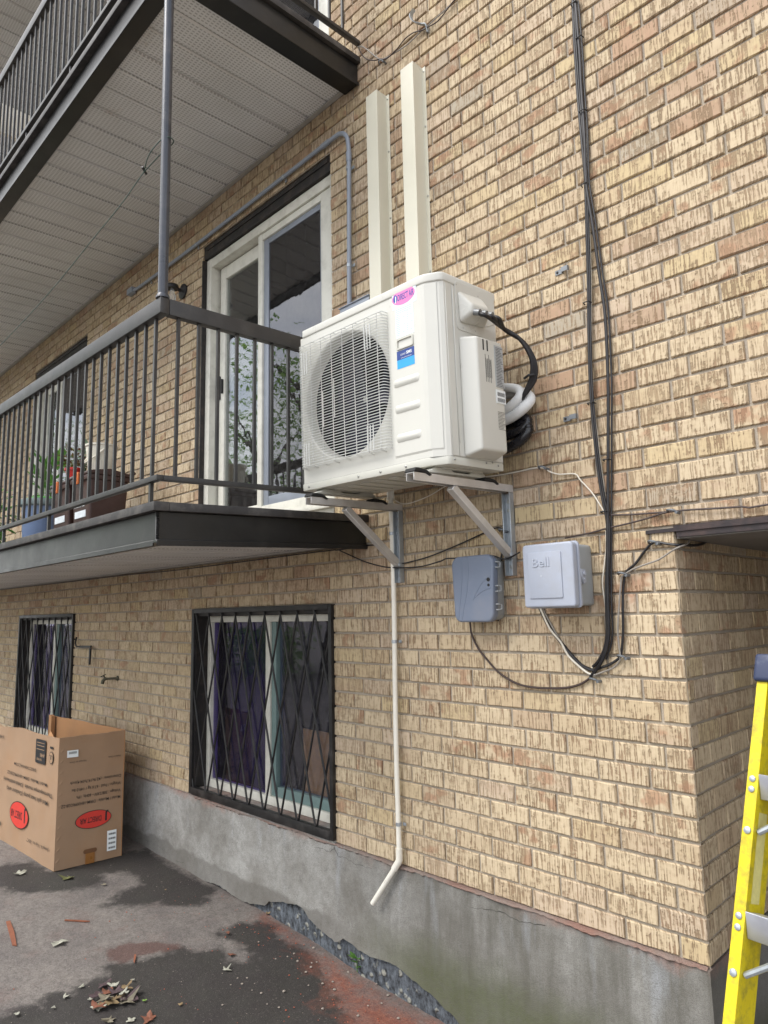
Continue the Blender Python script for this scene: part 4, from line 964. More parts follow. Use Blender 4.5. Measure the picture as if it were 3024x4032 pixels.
mb = MB(); mb.prism([(-1.502, 1.606), (-1.494, 1.606), (-1.498, 1.597)], 'Y', -.1815, -.1806); mb.build('arrow', mk('bell_arrow', 'c0c4cc', .4), pn)
mb = MB(); mb.prism([(-.132, 1.625), (-.096, 1.622), (-.096, 1.575), (-.113, 1.568), (-.132, 1.60)], 'X', -1.3715, -1.350); mb.lathe([(.009, -1.350), (.009, -1.344)], (0, -.112, 1.607), 12, 'X'); mb.lathe([(.005, -1.350), (.005, -1.346)], (0, -.114, 1.585), 10, 'X'); mb.build('latch', M['bell'], bb, bevel=.001, seg=1)

# ------------------------------------------------------------------ cables on the wall
M['brown_cable'] = mk('dark_brown_wire', '3a2b27', .5, 0, .15)
M['grey_cable'] = mk('grey_wire', '8b857d', .5, 0, .1)
M['white_cable'] = mk('white_wire', 'd6cfc0', .5, 0, .1)
def cable(name, pts, r, mat, label, y=-.012, extra=None, cat='cable', n=3, group=None):
    p = [(x, y+.003*math.sin(9*x+7*z), z) for x, z in pts]
    if extra: p += extra
    o = MB().tube(spline(p, n), r, 7).build(name, mat, None, smooth=True)
    return tag(o, label, cat, group)
T = {
'A':[(-1.282,4.132),(-1.284,4.057),(-1.289,3.929),(-1.291,3.793),(-1.292,3.692),(-1.29,3.55),(-1.285,3.403),(-1.282,3.284),(-1.286,3.152),(-1.293,3.028),(-1.299,2.905),(-1.305,2.783),(-1.312,2.663),(-1.318,2.507),(-1.322,2.383),(-1.322,2.264),(-1.32,2.147),(-1.317,2.054),(-1.312,1.974),(-1.306,1.905),(-1.296,1.847),(-1.293,1.785),(-1.302,1.666),(-1.314,1.539),(-1.318,1.461),(-1.323,1.374),(-1.341,1.311),(-1.371,1.266),(-1.394,1.246)],
'B':[(-1.267,4.116),(-1.265,4.045),(-1.265,3.935),(-1.265,3.839),(-1.269,3.707),(-1.269,3.574),(-1.269,3.443),(-1.275,3.277),(-1.27,3.172),(-1.261,3.074),(-1.255,2.977),(-1.25,2.883),(-1.244,2.783),(-1.237,2.695),(-1.235,2.605),(-1.237,2.481),(-1.242,2.331),(-1.253,2.19),(-1.265,2.05),(-1.277,1.911),(-1.288,1.768),(-1.298,1.616),(-1.305,1.495),(-1.308,1.398),(-1.319,1.336),(-1.345,1.277),(-1.38,1.233),(-1.403,1.208)],
'Wh':[(-1.265,4.108),(-1.258,4.019),(-1.259,3.91),(-1.261,3.776),(-1.262,3.675),(-1.262,3.576),(-1.265,3.446),(-1.275,3.282),(-1.278,3.085),(-1.284,2.962),(-1.29,2.84),(-1.298,2.72),(-1.305,2.6),(-1.31,2.505),(-1.313,2.381),(-1.314,2.281),(-1.309,2.169),(-1.305,2.064),(-1.299,1.983),(-1.295,1.904),(-1.294,1.853),(-1.301,1.776),(-1.305,1.706),(-1.319,1.628),(-1.329,1.569),(-1.325,1.51),(-1.321,1.451),(-1.317,1.407),(-1.332,1.344),(-1.361,1.276),(-1.384,1.251),(-1.406,1.238)],
'bell1':[(-1.622,1.479),(-1.59,1.415),(-1.553,1.365),(-1.516,1.322),(-1.48,1.284),(-1.444,1.251),(-1.408,1.236),(-1.387,1.232)],
'bell2':[(-1.614,1.479),(-1.575,1.395),(-1.527,1.341),(-1.497,1.288),(-1.451,1.247),(-1.41,1.22),(-1.384,1.219)],
'bell3':[(-1.612,1.479),(-1.544,1.36),(-1.514,1.312),(-1.483,1.278),(-1.442,1.241),(-1.405,1.231)],
'b1c':[(-1.992,1.434),(-1.991,1.412),(-1.985,1.367),(-1.953,1.308),(-1.908,1.261),(-1.851,1.21),(-1.788,1.176),(-1.727,1.157),(-1.654,1.151),(-1.584,1.153),(-1.516,1.159),(-1.46,1.174),(-1.421,1.195),(-1.388,1.223)],
'rc':[(-1.395,1.227),(-1.362,1.243),(-1.319,1.259),(-1.286,1.279),(-1.272,1.296),(-1.257,1.374),(-1.251,1.469),(-1.245,1.541),(-1.237,1.584),(-1.225,1.612),(-1.188,1.639),(-1.149,1.684),(-1.113,1.712),(-1.066,1.703),(-1.027,1.695)],
'rg':[(-1.392,1.213),(-1.348,1.229),(-1.305,1.246),(-1.278,1.27),(-1.271,1.294),(-1.274,1.374),(-1.263,1.469),(-1.248,1.565),(-1.241,1.591),(-1.201,1.615),(-1.15,1.631),(-1.096,1.646),(-1.047,1.673),(-1.025,1.683)],
't1':[(-1.281,1.835),(-1.203,1.827),(-1.129,1.823),(-1.038,1.819),(-0.965,1.817),(-0.878,1.811),(-0.795,1.807),(-0.713,1.804)],
't2':[(-1.478,1.762),(-1.367,1.772),(-1.296,1.783),(-1.206,1.793),(-1.13,1.804),(-1.076,1.815),(-1.038,1.819)],
'w1':[(-2.462,2.056),(-2.415,2.028),(-2.367,2.019),(-2.298,2.025),(-2.207,2.043),(-2.108,2.074),(-1.993,2.086),(-1.852,2.079),(-1.772,2.075),(-1.687,2.075),(-1.621,2.078),(-1.565,2.07),(-1.535,2.049),(-1.49,2.031),(-1.42,2.022),(-1.396,1.991),(-1.35,1.935),(-1.313,1.871),(-1.301,1.848)],
'k1':[(-8.997,1.843),(-7.008,1.833),(-5.603,1.832),(-4.729,1.822),(-3.089,1.829),(-2.924,1.826),(-2.769,1.829),(-2.622,1.83),(-2.58,1.804),(-2.525,1.761),(-2.472,1.726),(-2.406,1.719),(-2.329,1.726),(-2.229,1.739),(-2.109,1.766),(-1.994,1.796),(-1.885,1.826),(-1.837,1.838),(-1.804,1.837),(-1.787,1.822),(-1.785,1.784),(-1.796,1.74),(-1.814,1.666),(-1.803,1.717),(-1.813,1.652),(-1.818,1.566),(-1.819,1.491),(-1.835,1.427)],
'k2':[(-2.859,1.818),(-2.768,1.783),(-2.651,1.74),(-2.511,1.706),(-2.379,1.694),(-2.253,1.693),(-2.133,1.71),(-2.086,1.72),(-1.931,1.709),(-1.835,1.714),(-1.783,1.696),(-1.743,1.699),(-1.704,1.712),(-1.688,1.718)],
'u1':[(-2.669,4.82),(-2.627,4.793),(-2.574,4.729),(-2.521,4.659),(-2.483,4.617),(-2.435,4.593),(-2.367,4.579),(-2.269,4.567),(-2.164,4.582),(-2.125,4.582),(-2.072,4.589),(-1.99,4.595),(-1.931,4.604),(-1.846,4.61)],
'u2':[(-2.656,4.802),(-2.625,4.731),(-2.58,4.674),(-2.518,4.629),(-2.479,4.612),(-2.423,4.579),(-2.347,4.583),(-2.28,4.606),(-2.215,4.602),(-2.153,4.575),(-2.107,4.566),(-2.047,4.557),(-1.987,4.578),(-1.928,4.599),(-1.837,4.594)],
'tw':[(-1.273,4.098),(-1.26,3.921),(-1.269,3.575),(-1.284,3.241),(-1.309,2.723),(-1.321,2.295),(-1.271,2.052),(-1.296,1.847)],
}
cable('cable', T['A'], .0062, M['black_cable'], 'black cable at the left of the vertical bundle on the wall')
cable('cable', [(x+.012, z) for x, z in T['A'][:-3]], .0045, M['black_cable'], 'thinner black cable hugging the left strand of the vertical bundle', -.019)
cable('cable', T['B'], .0068, M['black_cable'], 'thick black cable swinging right from the bundle and straight down', -.02)
cable('cable', [(x+.010, z) for x, z in T['B'][:-2]], .0042, M['black_cable'], 'thin black cable beside the right strand of the vertical bundle', -.011)
cable('cable', T['Wh'], .003, M['white_cable'], 'off-white wire running inside the vertical cable bundle', -.009)
cable('cable', T['bell1'], .0068, M['black_cable'], 'thick black cable from beneath the telephone box to the lower clamp', -.012, None)
cable('cable', T['bell2'], .0042, M['white_cable'], 'pale wire looping from the telephone box to the lower clamp', -.02)
cable('cable', T['bell3'], .004, M['grey_cable'], 'grey wire beneath the telephone box beside the black cable', -.01)
cable('cable', T['b1c'], .0048, M['brown_cable'], 'brown-black cable in a wide loop below the network box')
cable('cable', T['rc'], .0052, M['black_cable'], 'black cable climbing from the clamp round the recess corner', -.012, [(-1.022, .02, 1.697), (-1.024, .128, 1.70), (-1.028, .228, 1.711), (-1.028, .297, 1.732), (-1.028, .313, 1.752)])
cable('cable', T['rg'], .0034, M['grey_cable'], 'thin grey wire climbing beside the black cable to the recess', -.02, [(-1.015, -.01, 1.688), (-1.018, .074, 1.706), (-1.02, .092, 1.736), (-1.02, .098, 1.76)])
cable('wire', T['t1']+[(-.2, 1.86), (1., 1.9)], .0036, M['brown_cable'], 'brown wire running right from the bundle above the lintel', -.012, None, 'wire')
cable('wire', T['t2'], .0036, M['brown_cable'], 'brown wire slanting up from behind the telephone box', -.014, None, 'wire')
cable('wire', T['w1'], .003, M['white_cable'], 'white wire wandering from the left bracket to the bundle', -.012, None, 'wire')
cable('wire', T['k1'], .0035, M['black_cable'], 'black wire from the balcony soffit behind the brackets to the network box', -.014, None, 'wire')
cable('wire', T['k2'], .0035, M['black_cable'], 'black wire sagging across the drain pipe to the telephone box', -.04, None, 'wire')
cable('wire', T['u1'], .0035, M['grey_cable'], 'grey wire from the upper balcony corner up to the top clamp', -.014, None, 'wire')
cable('wire', T['u2'], .0032, M['brown_cable'], 'brown wire twisted with the grey one at the top of the wall', -.02, None, 'wire')
mb = MB()
for x, z in T['tw']: 
    t_ = MB().tube([(x-.014, -.012, z), (x-.012, -.03, z+.002), (x+.012, -.032, z+.002), (x+.016, -.012, z)], .0028, 6)
    tag(t_.build('cable_tie', M['ink'], None), 'black cable tie round the vertical bundle', 'cable tie', 'cable ties on the vertical bundle')
M['oldgalv'] = mk('dull_galvanised', '74787c', .5, .4, .2, 30, .1, 120)
def strap(x, z, label):
    t = thing('pipe_strap', label, 'strap', (x, 0, z), group='empty straps left on the wall')
    mb = MB(); mb.box(x-.028, -.005, z-.011, x+.006, -.0025, z+.010); mb.prism([(x+.006, -.005), (x+.006, -.0025), (x+.010, -.016), (x+.036, -.016), (x+.04, -.006), (x+.038, -.019), (x+.008, -.019)], 'Z', z-.011, z+.010); mb.build('plate', M['oldgalv'], t)
    MB().lathe([(.006, 0), (.004, -.004)], (x-.018, -.005, z), 8, 'Y').build('screw', M['iron'], t)
strap(-1.428, 2.915, 'upper empty metal strap screwed to the wall left of the bundle'); strap(-1.432, 2.262, 'lower empty metal strap screwed to the wall left of the bundle')
def clip(x, z, label, r=.012):
    t = thing('cable_clip', label, 'cable clip', (x, 0, z), group='cable clips on the wall')
    MB().cyl((x+.018, .0, z-.006), (x+.018, -.03, z-.006), .006, 8).build('nail', M['oldgalv'], t, smooth=True)
    MB().tube(spline([(x-.02, -.01, z), (x-.012, -.03, z+.006), (x+.01, -.032, z+.002), (x+.02, -.02, z-.006)], 4), .004, 6).build('loop', M['oldgalv'], t, smooth=True)
for x, z, l in ((-1.565, 2.07, 'clip holding the white wire above the right bracket'), (-1.787, 1.823, 'clip beside the upright of the right bracket'), (-1.111, 1.711, 'clip at the top bend of the recess cable'), (-1.24, 1.601, 'clip at the upper bend right of the bundle'),
                (-1.265, 1.289, 'clip at the lower bend right of the bundle'), (-1.387, 1.198, 'large clamp gathering the cables at the bottom of the bundle'), (-1.031, 1.819, 'clip where two brown wires meet above the lintel'), (-2.47, 4.585, 'clip on the wires next to the upper balcony corner')): clip(x, z, l)
t = thing('cable_hook', 'S-shaped flat metal hook holding wires at the top of the wall', 'hook', (-2.15, 0, 4.6))
mb = MB(); pts = spline([(-2.185, -.05, 4.70), (-2.20, -.06, 4.665), (-2.19, -.045, 4.63), (-2.15, -.02, 4.605), (-2.125, -.02, 4.585), (-2.125, -.005, 4.545)], 5)
for a, b in zip(pts, pts[1:]):
    n_ = Vector((0, .012, 0)); mb.add([a-n_, b-n_, b+n_, a+n_, a-n_+Vector((.004, 0, .002)), b-n_+Vector((.004, 0, .002)), b+n_+Vector((.004, 0, .002)), a+n_+Vector((.004, 0, .002))], [(0, 1, 2, 3), (4, 7, 6, 5), (0, 4, 5, 1), (3, 2, 6, 7)])
mb.build('strip', M['galv'], t, smooth=True)
# cables of the heat pump: three flexible leads and the coils behind it
hm = WM[hp.name]
for k, (y, z) in enumerate(((.172, .62), (.216, .625), (.256, .629))):
    p0 = hm @ Vector((UW+.07, y, z)); p1 = hm @ Vector((UW+.105, y+.01, z-.022)); d = Vector((.004*k, .008*k, -.006*k))
    q = [p0, p1, Vector((-1.60, -.22, 2.655))+d, Vector((-1.56, -.15, 2.61))+d, Vector((-1.535, -.11, 2.53))+d, Vector((-1.545, -.095, 2.46))+d, Vector((-1.575, -.09, 2.41))+d*.5, Vector((-1.605, -.09, 2.37)), Vector((-1.65, -.09, 2.34))]
    tag(MB().tube(spline(q, 6), .0085, 10).build('cable', M['black_cable'], None, smooth=True), ['left', 'middle', 'right'][k]+' of three black leads curving out of the heat pump hood', 'cable')
tag(MB().tube([(-1.575, -.105, 2.45), (-1.545, -.12, 2.452), (-1.53, -.1, 2.455)], .006, 6).build('cable_tie', M['ink'], None), 'black tie round the leads of the heat pump', 'cable tie')
def coil(name, cx, cy, cz, r, tr, turns, mat, label, ty, rib=0, dy=.03):
    n = int(40*turns); p = []
    for i in range(n+1):
        a = 2*math.pi*i/40+.6
        p.append((cx+r*1.0*math.cos(a), cy+dy*i/40+.01*math.sin(3*a), cz+r*.62*math.sin(a)))
    rad = [tr*(1+(rib*(i % 2))) for i in range(n+1)] if rib else tr
    return tag(MB().tube(p, rad, 12).build(name, mat, None, smooth=True), label, 'pipe coil')
M['insul'] = mk('white_pipe_insulation', 'dfe0df', .6, 0, .04, 20, .25, 60, 'a7a49c', .3, 12)
M['corr'] = mk('black_corrugated_tape', '15151a', .28, 0, .2, 30, .5, 50)
def loop(name, pts, r, mat, label, rib=0):
    sp = spline([(x-(.028 if x > -1.8 else 0), y, z) for x, y, z in pts], 10); rad = [r*(1+rib*(i % 2)) for i in range(len(sp))]
    return tag(MB().tube(sp, rad, 12).build(name, mat, None, smooth=True), label, 'pipe coil')
loop('pipe_coil', [(-1.95, -.08, 2.46), (-1.80, -.075, 2.462), (-1.69, -.07, 2.452), (-1.61, -.075, 2.425), (-1.585, -.085, 2.395), (-1.60, -.095, 2.365), (-1.66, -.10, 2.335), (-1.78, -.10, 2.325), (-1.95, -.1, 2.33)], .021, M['insul'], 'inner white insulated pipe loop behind the heat pump')
loop('pipe_coil', [(-1.95, -.035, 2.45), (-1.75, -.035, 2.44), (-1.61, -.04, 2.415), (-1.56, -.05, 2.375), (-1.575, -.075, 2.335), (-1.64, -.09, 2.30), (-1.76, -.095, 2.285), (-1.95, -.095, 2.29)], .024, M['insul'], 'outer white insulated pipe loop behind the heat pump')
loop('pipe_coil', [(-1.95, -.04, 2.33), (-1.72, -.04, 2.325), (-1.60, -.045, 2.30), (-1.578, -.055, 2.265), (-1.62, -.07, 2.235), (-1.75, -.08, 2.222), (-1.95, -.08, 2.23)], .02, M['corr'], 'upper black wrapped pipe loop behind the heat pump', .08)
loop('pipe_coil', [(-1.95, -.03, 2.28), (-1.72, -.035, 2.285), (-1.60, -.05, 2.27), (-1.572, -.06, 2.235), (-1.61, -.075, 2.19), (-1.72, -.08, 2.165), (-1.95, -.08, 2.17)], .021, M['corr'], 'lower black corrugated pipe loop behind the heat pump', .1)

# ------------------------------------------------------------------ garden tap and iron hook by the far window
M['brass'] = mk('tarnished_brass', '4d4a3c', .5, .6, .25, 20, .2, 90)
t = thing('garden_tap', 'old brass garden tap sticking out of the brick wall', 'tap', (-5.72, 0, .985))
def tp_(p): return tuple(Vector((-5.72, 0, .985))+(Vector(p)-Vector((-5.72, 0, .985)))*.72)
MB().lathe([(.022, -.004), (.02, -.010), (.010, -.016)], (-5.72, 0, .985), 14, 'Y').build('flange', M['brass'], t, smooth=True)
MB().tube(spline([tp_(q) for q in ((-5.72, -.01, .985), (-5.76, -.05, .985), (-5.82, -.10, .98), (-5.84, -.12, .965), (-5.845, -.13, .925))], 5), [.009]*10+[.012]*6+[.014]*5, 12).build('spout', M['brass'], t, smooth=True)
MB().tube([tp_((-5.82, -.10, .98)), tp_((-5.85, -.115, 1.015))], .006, 8).build('stem', M['brass'], t, smooth=True)
mb = MB(); mb.tube([tp_((-5.895, -.10, 1.012)), tp_((-5.82, -.13, 1.022))], .005, 8); mb.tube([tp_((-5.88, -.135, 1.005)), tp_((-5.84, -.095, 1.03))], .0045, 8); mb.build('handle', M['brass'], t, smooth=True)
t = thing('iron_hook', 'rusty flat iron hook bolted beside the far basement window', 'iron hook', (-6.6, 0, 1.25))
mb = MB(); mb.tube(spline([(-6.62, -.01, 1.31), (-6.585, -.03, 1.265), (-6.53, -.04, 1.232), (-6.42, -.045, 1.232)], 5), .008, 6); mb.build('shank', M['iron'], t, smooth=True)
mb = MB(); mb.prism([(-6.44, 1.222), (-6.195, 1.225), (-6.195, 1.245), (-6.44, 1.24)], 'Y', -.05, -.036); mb.prism([(-6.225, 1.222), (-6.195, 1.222), (-6.205, 1.08), (-6.22, 1.08)], 'Y', -.0495, -.0365); mb.build('blade', M['iron'], t)

# ------------------------------------------------------------------ things on the lower balcony
FLOOR = 1.992+.036*-.5
M['brown_bin'] = mk('brown_bin_plastic', '3d2620', .42, 0, .08, 8, .05, 90, '5f4a40', .2, 7)
M['orange'] = mk('orange_plastic', 'd0713a', .45, 0, .08)
def bin_(x0, x1, y0, y1, top, label):
    t = thing('compost_bin', label, 'bin', ((x0+x1)/2, (y0+y1)/2, FLOOR), group='brown compost bins on the lower balcony'); k = .025
    mb = MB(); z0, z1 = FLOOR-.02, top-.06
    A = [(x0+k, y0+k), (x1-k, y0+k), (x1-k, y1-k), (x0+k, y1-k)]; B = [(x0, y0), (x1, y0), (x1, y1), (x0, y1)]
    mb.add([(x, y, z0) for x, y in A]+[(x, y, z1) for x, y in B], [(0, 1, 2, 3), (4, 5, 6, 7)]+[(i, (i+1) % 4, 4+(i+1) % 4, 4+i) for i in range(4)]); mb.build('body', M['brown_bin'], t, bevel=.018, seg=3)
    mb = MB(); mb.box(x0-.012, y0-.012, z1-.03, x1+.012, y1+.012, z1+.004); mb.build('rim', M['brown_bin'], t, bevel=.006)
    mb = MB(); mb.prism([(y0-.016, z1+.005), (y1+.014, z1+.005), (y1+.014, z1+.03), ((y0+y1)/2, z1+.058), (y0-.016, z1+.03)], 'X', x0-.016, x1+.016); lid = mb.build('lid', M['brown_bin'], t, bevel=.01, seg=3)
    mb = MB(); mb.box((x0+x1)/2-.06, y0-.035, z1-.055, (x0+x1)/2+.03, y0-.018, z1+.035); lt = mb.build('latch', M['orange'], lid, bevel=.008)
    mb = MB()
    for i in range(4): mb.box((x0+x1)/2-.05+.02*i, y0-.037, z1-.03, (x0+x1)/2-.043+.02*i, y0-.0352, z1+.025)
    mb.build('latch_rib', mk('orange_shadow_rib_'+t.name, 'b05a2a', .5), lt)
    mb = MB(); mb.tube([(x0+.05, y1, z1+.01), (x0+.05, y1+.06, z1+.055), (x1-.04, y1+.06, z1+.055), (x1-.04, y1, z1+.01)], .011, 8); mb.build('handle', M['brown_bin'], t, smooth=True)
    mb = MB(); put_text(mb, 'Montréal', .06, ((x0+x1)/2-.02, y0-.004+.012, FLOOR+.315), (1, 0, 0), (0, 0, 1), 'C', .02, 1, .18); mb.map(lambda v: (v.x, y0+k*(1-(v.z-z0)/(z1-z0))-.002, v.z)); mb.build('lettering', M['sticker'], t)
    mb = MB(); mb.box((x0+x1)/2-.11, y0+k*.6-.006, FLOOR+.235, (x0+x1)/2+.09, y0+k*.6+.01, FLOOR+.285); mb.build('address_label', mk('bin_label_'+t.name, 'dfe6ea', .5), t)
bin_(-5.255, -4.925, -.61, -.32, 2.565, 'brown compost bin nearest the camera, white bucket on its lid'); bin_(-5.63, -5.30, -.62, -.33, 2.55, 'brown compost bin with a red flower pot on its lid')
M['bluebin'] = mk('grey_blue_bin', '6f83a6', .45, 0, .05, 8, .05, 90, '8a8f96', .2, 6)
t = thing('recycling_bin', 'grey-blue round recycling bin behind the railing left of the brown bins', 'bin', (-6.12, -.52, FLOOR))
MB().lathe([(.135, -.01), (.14, .0), (.165, .46), (.167, .47)], (-6.12, -.52, FLOOR), 28).build('body', M['bluebin'], t, smooth=True)
MB().lathe([(.168, .44), (.186, .45), (.19, .475), (.18, .50), (.162, .50), (.158, .45)], (-6.12, -.52, FLOOR), 28, cap=False).build('rim', mk('grey_rim', '6c7a7c', .45), t, smooth=True)
MB().lathe([(.158, .47), (.15, .51), (.06, .535), (.0, .54)], (-6.12, -.52, FLOOR), 28).build('lid', mk('green_lid', '4f9a46', .45), t, smooth=True)
t = thing('bucket', 'off-white plastic bucket with a handle on a brown bin', 'bucket', (-5.10, -.46, 2.565))
M['bucket'] = mk('off_white_plastic', 'd4cfc0', .45, 0, .04)
MB().lathe([(.0, .0), (.088, .002), (.092, .01), (.112, .19), (.119, .192), (.119, .205), (.109, .205), (.105, .18), (.085, .02), (.0, .02)], (-5.10, -.46, 2.563), 26, cap=False).build('pail', M['bucket'], t, smooth=True)
MB().tube([(-5.10+.122*math.cos(a), -.46-.05*math.sin(a)-.07*math.sin(a), 2.563+.19-.13*math.sin(a)) for a in [math.pi*i/14 for i in range(15)]], .006, 7).build('handle', M['bucket'], t, smooth=True)
def leaf(mb, p, d, up, ln, wd, fold=.25):
    """a small pointed leaf with a raised midrib fold"""
    d = d.normalized(); s_ = d.cross(up)
    if s_.length < 1e-4: s_ = Vector((1, 0, 0))
    s_.normalize(); u = s_.cross(d)
    mb.add([p, p+d*ln*.45+s_*wd-u*fold*wd, p+d*ln-u*fold*ln*.4, p+d*ln*.45-s_*wd-u*fold*wd, p+d*ln*.5+u*.02*ln], [(0, 1, 4), (1, 2, 4), (2, 3, 4), (3, 0, 4)])
def leaf_mat(name, c1, c2):
    s = NT(name); g = s.pos(); col = s.mix(s.ramp(s.noise(g, 9, 4), [(.35, 0.), (.65, 1.)]), lin(c1), lin(c2)); s.base(col); s.set(Roughness=.5)
    tl = s.n('ShaderNodeBsdfTranslucent'); s.l(col, tl.inputs['Color']); ms = s.n('ShaderNodeMixShader'); ms.inputs[0].default_value = .45
    s.l(s.b.outputs[0], ms.inputs[1]); s.l(tl.outputs[0], ms.inputs[2]); s.l(ms.outputs[0], s.o.inputs[0]); return s.m
M['leaf'] = leaf_mat('green_leaves', '3c6a2c', '6d9a4a'); M['leaf_red'] = leaf_mat('coleus_leaves', '5a2433', '6d6a35'); M['leaf_grey'] = leaf_mat('grey_green_leaves', '6f8a74', '93a892')
M['stem'] = mk('green_stem', '56703a', .6)
def foliage(c, rx, rz, n, ln, wd):
    mb = MB()
    for i in range(n):
        a = random.uniform(0, 2*math.pi); v = Vector((math.cos(a)*random.uniform(.1, 1)*rx, math.sin(a)*random.uniform(.1, 1)*rx, random.uniform(-1, 1)*rz))
        d = (v*1.2+Vector((random.uniform(-.4, .4)*rx, random.uniform(-.4, .4)*rx, random.uniform(-.5, .3)*rz))); leaf(mb, Vector(c)+v, d if d.length > 1e-3 else Vector((1, 0, 0)), Vector((0, 0, 1)), ln*random.uniform(.6, 1.2), wd*random.uniform(.7, 1.2))
    return mb
t = thing('potted_plant', 'dark red leafed plant in a bright red pot on a brown bin', 'potted plant', (-5.50, -.50, 2.545))
MB().lathe([(.052, 0), (.072, .09), (.08, .09), (.08, .108), (.07, .108), (.066, .09), (.0, .085)], (-5.50, -.50, 2.543), 22, cap=False).build('pot', mk('red_plastic', 'c5281f', .4, 0, .06), t, smooth=True)
MB().cyl((-5.50, -.5, 2.62), (-5.5, -.5, 2.7), .008, 8).build('stem', M['stem'], t)
foliage((-5.50, -.5, 2.73), .11, .06, 60, .07, .02).build('leaves', M['leaf_red'], t)
t = thing('potted_plant', 'grey-green leafy plant between the red pot and the bucket', 'potted plant', (-5.36, -.40, 2.545))
MB().lathe([(.035, 0), (.05, .07), (.046, .07), (.0, .065)], (-5.36, -.40, 2.543), 18, cap=False).build('pot', M['black_rubber'], t, smooth=True)
foliage((-5.36, -.40, 2.72), .1, .09, 46, .09, .03).build('leaves', M['leaf_grey'], t)
for x, y, h, sp_, n, l in ((-6.28, -.42, .80, .17, 130, 'tall leafy plant against the far patio door'), (-6.95, -.75, .55, .22, 130, 'bushy green plant in a black pot left of the recycling bin'), (-7.9, -.6, .6, .25, 120, 'leafy balcony plant at the left edge of the picture')):
    t = thing('potted_plant', l, 'potted plant', (x, y, FLOOR)); 
    MB().lathe([(.1, -.01), (.13, .22), (.14, .22), (.14, .25), (.12, .25), (.0, .22)], (x, y, FLOOR), 20, cap=False).build('pot', M['black_rubber'], t, smooth=True)
    mb = MB()
    for k in range(5): mb.tube(spline([(x, y, FLOOR+.2), (x+random.uniform(-.5, .5)*sp_, y+random.uniform(-.5, .5)*sp_, FLOOR+h*.6), (x+random.uniform(-1, 1)*sp_, y+random.uniform(-.7, .7)*sp_, FLOOR+h)], 4), .006, 5)
    mb.build('stem', M['stem'], t, smooth=True)
    foliage((x, y, FLOOR+.22+(h-.1)*.5), sp_, (h-.1)*.5, n, .12, .035).build('leaves', M['leaf'], t)
def chair_frame(x, y, z, mat, label, s=1., seat=None):
    t = thing('folding_chair', label, 'chair', (x, y, z))
    def leg(a, b): MB().tube([Vector((x, y, z))+Vector(a)*s, Vector((x, y, z))+Vector(b)*s], .012, 8).build('leg', mat, t, smooth=True)
    for sy in (-.22, .22):
        leg((-.22, sy, 0), (.2, sy, .44)); leg((.24, sy, 0), (-.2, sy, .44))
    for sy in (-.22, .22): MB().tube(spline([Vector((x, y, z))+Vector((.18, sy, .42))*s, Vector((x, y, z))+Vector((.24, sy, .6))*s, Vector((x, y, z))+Vector((.30, sy, .86))*s], 4), .012, 8).build('back_post', mat, t, smooth=True)
    mb = MB(); mb.box(x-.22*s, y-.21*s, z+.43*s, x+.2*s, y+.21*s, z+.455*s); mb.build('seat', seat or mat, t, bevel=.008)
    mb = MB(); mb.box(x+.255*s, y-.21*s, z+.62*s, x+.29*s, y+.21*s, z+.82*s); mb.build('backrest', seat or mat, t, bevel=.008)
chair_frame(-6.55, -.93, FLOOR-.02, M['iron'], 'black folding chair low behind the railing at the left', .62)
chair_frame(-6.40, -.92, 4.75, mk('yellow_tube', 'd9a23c', .4), 'yellow tubular chair on the upper balcony', 1.35, mk('pale_sling', 'cfc8b8', .7))

# ------------------------------------------------------------------ cardboard box
M['card'] = mk('corrugated_cardboard', '9a7e64', .8, 0, .06, 6, .12, 200, '9a7047', .25, 4)
M['card_in'] = mk('cardboard_inside', 'a67b54', .85, 0, .08, 6, .12, 200)
M['redlogo'] = mk('red_print', 'c8372c', .6, 0, .03, 8, 0)
bx0 = Vector((-5.105, -.672, gz(-5.1)+.004)); BUx, BVx = Vector((-.9982, -.06, 0)), Vector((.085, .9964, 0)); BHh, BLn, BDp = .866, 1.13, .452; UZ = Vector((0, 0, 1))
box = thing('cardboard_box', 'open upside-down cardboard carton with red oval logos against the wall', 'box', tuple(bx0))
NF, NS = Vector((BUx.y, -BUx.x, 0)), Vector((BVx.y, -BVx.x, 0))
if NF.y > 0: NF = -NF
if NS.x < 0: NS = -NS
def panel(name, O, U, ln, h, N, mat, wav=.004, edge=.006, bulge=.0, n=22, m=10, hfun=None, parent=box):
    """corrugated panel with a slightly uneven top edge and bow"""
    mb = MB(); th = .006
    for sgn in (0, 1):
        for i in range(n+1):
            u = i/n; hh = (hfun(u) if hfun else h)+edge*noise.noise(Vector((u*6, h, ln)))
            for j in range(m+1):
                v = j/m; b_ = bulge*math.sin(math.pi*u)*math.sin(math.pi*(.15+.85*v))+wav*noise.noise(Vector((u*3, v*3, ln)))
                mb.v.append(O+U*(ln*u)+UZ*(hh*v)+N*(b_-th*sgn))
    K = (n+1)*(m+1)
    for i in range(n):
        for j in range(m):
            a = i*(m+1)+j; mb.f += [(a, a+m+1, a+m+2, a+1), (K+a, K+a+1, K+a+m+2, K+a+m+1)]
        a = i*(m+1)+m; mb.f.append((a, a+m+1, K+a+m+1, K+a))
    for j in range(m): mb.f += [(j, j+1, K+j+1, K+j), (n*(m+1)+j, K+n*(m+1)+j, K+n*(m+1)+j+1, n*(m+1)+j+1)]
    return mb.build(name, mat, parent, smooth=True, autosmooth=30)
fpn = panel('front_panel', bx0, BUx, BLn, BHh, NF, M['card'], hfun=lambda u: BHh-.012*math.sin(u*9)*u)
spn = panel('side_panel', bx0, BVx, BDp, BHh, NS, M['card'], bulge=.004)
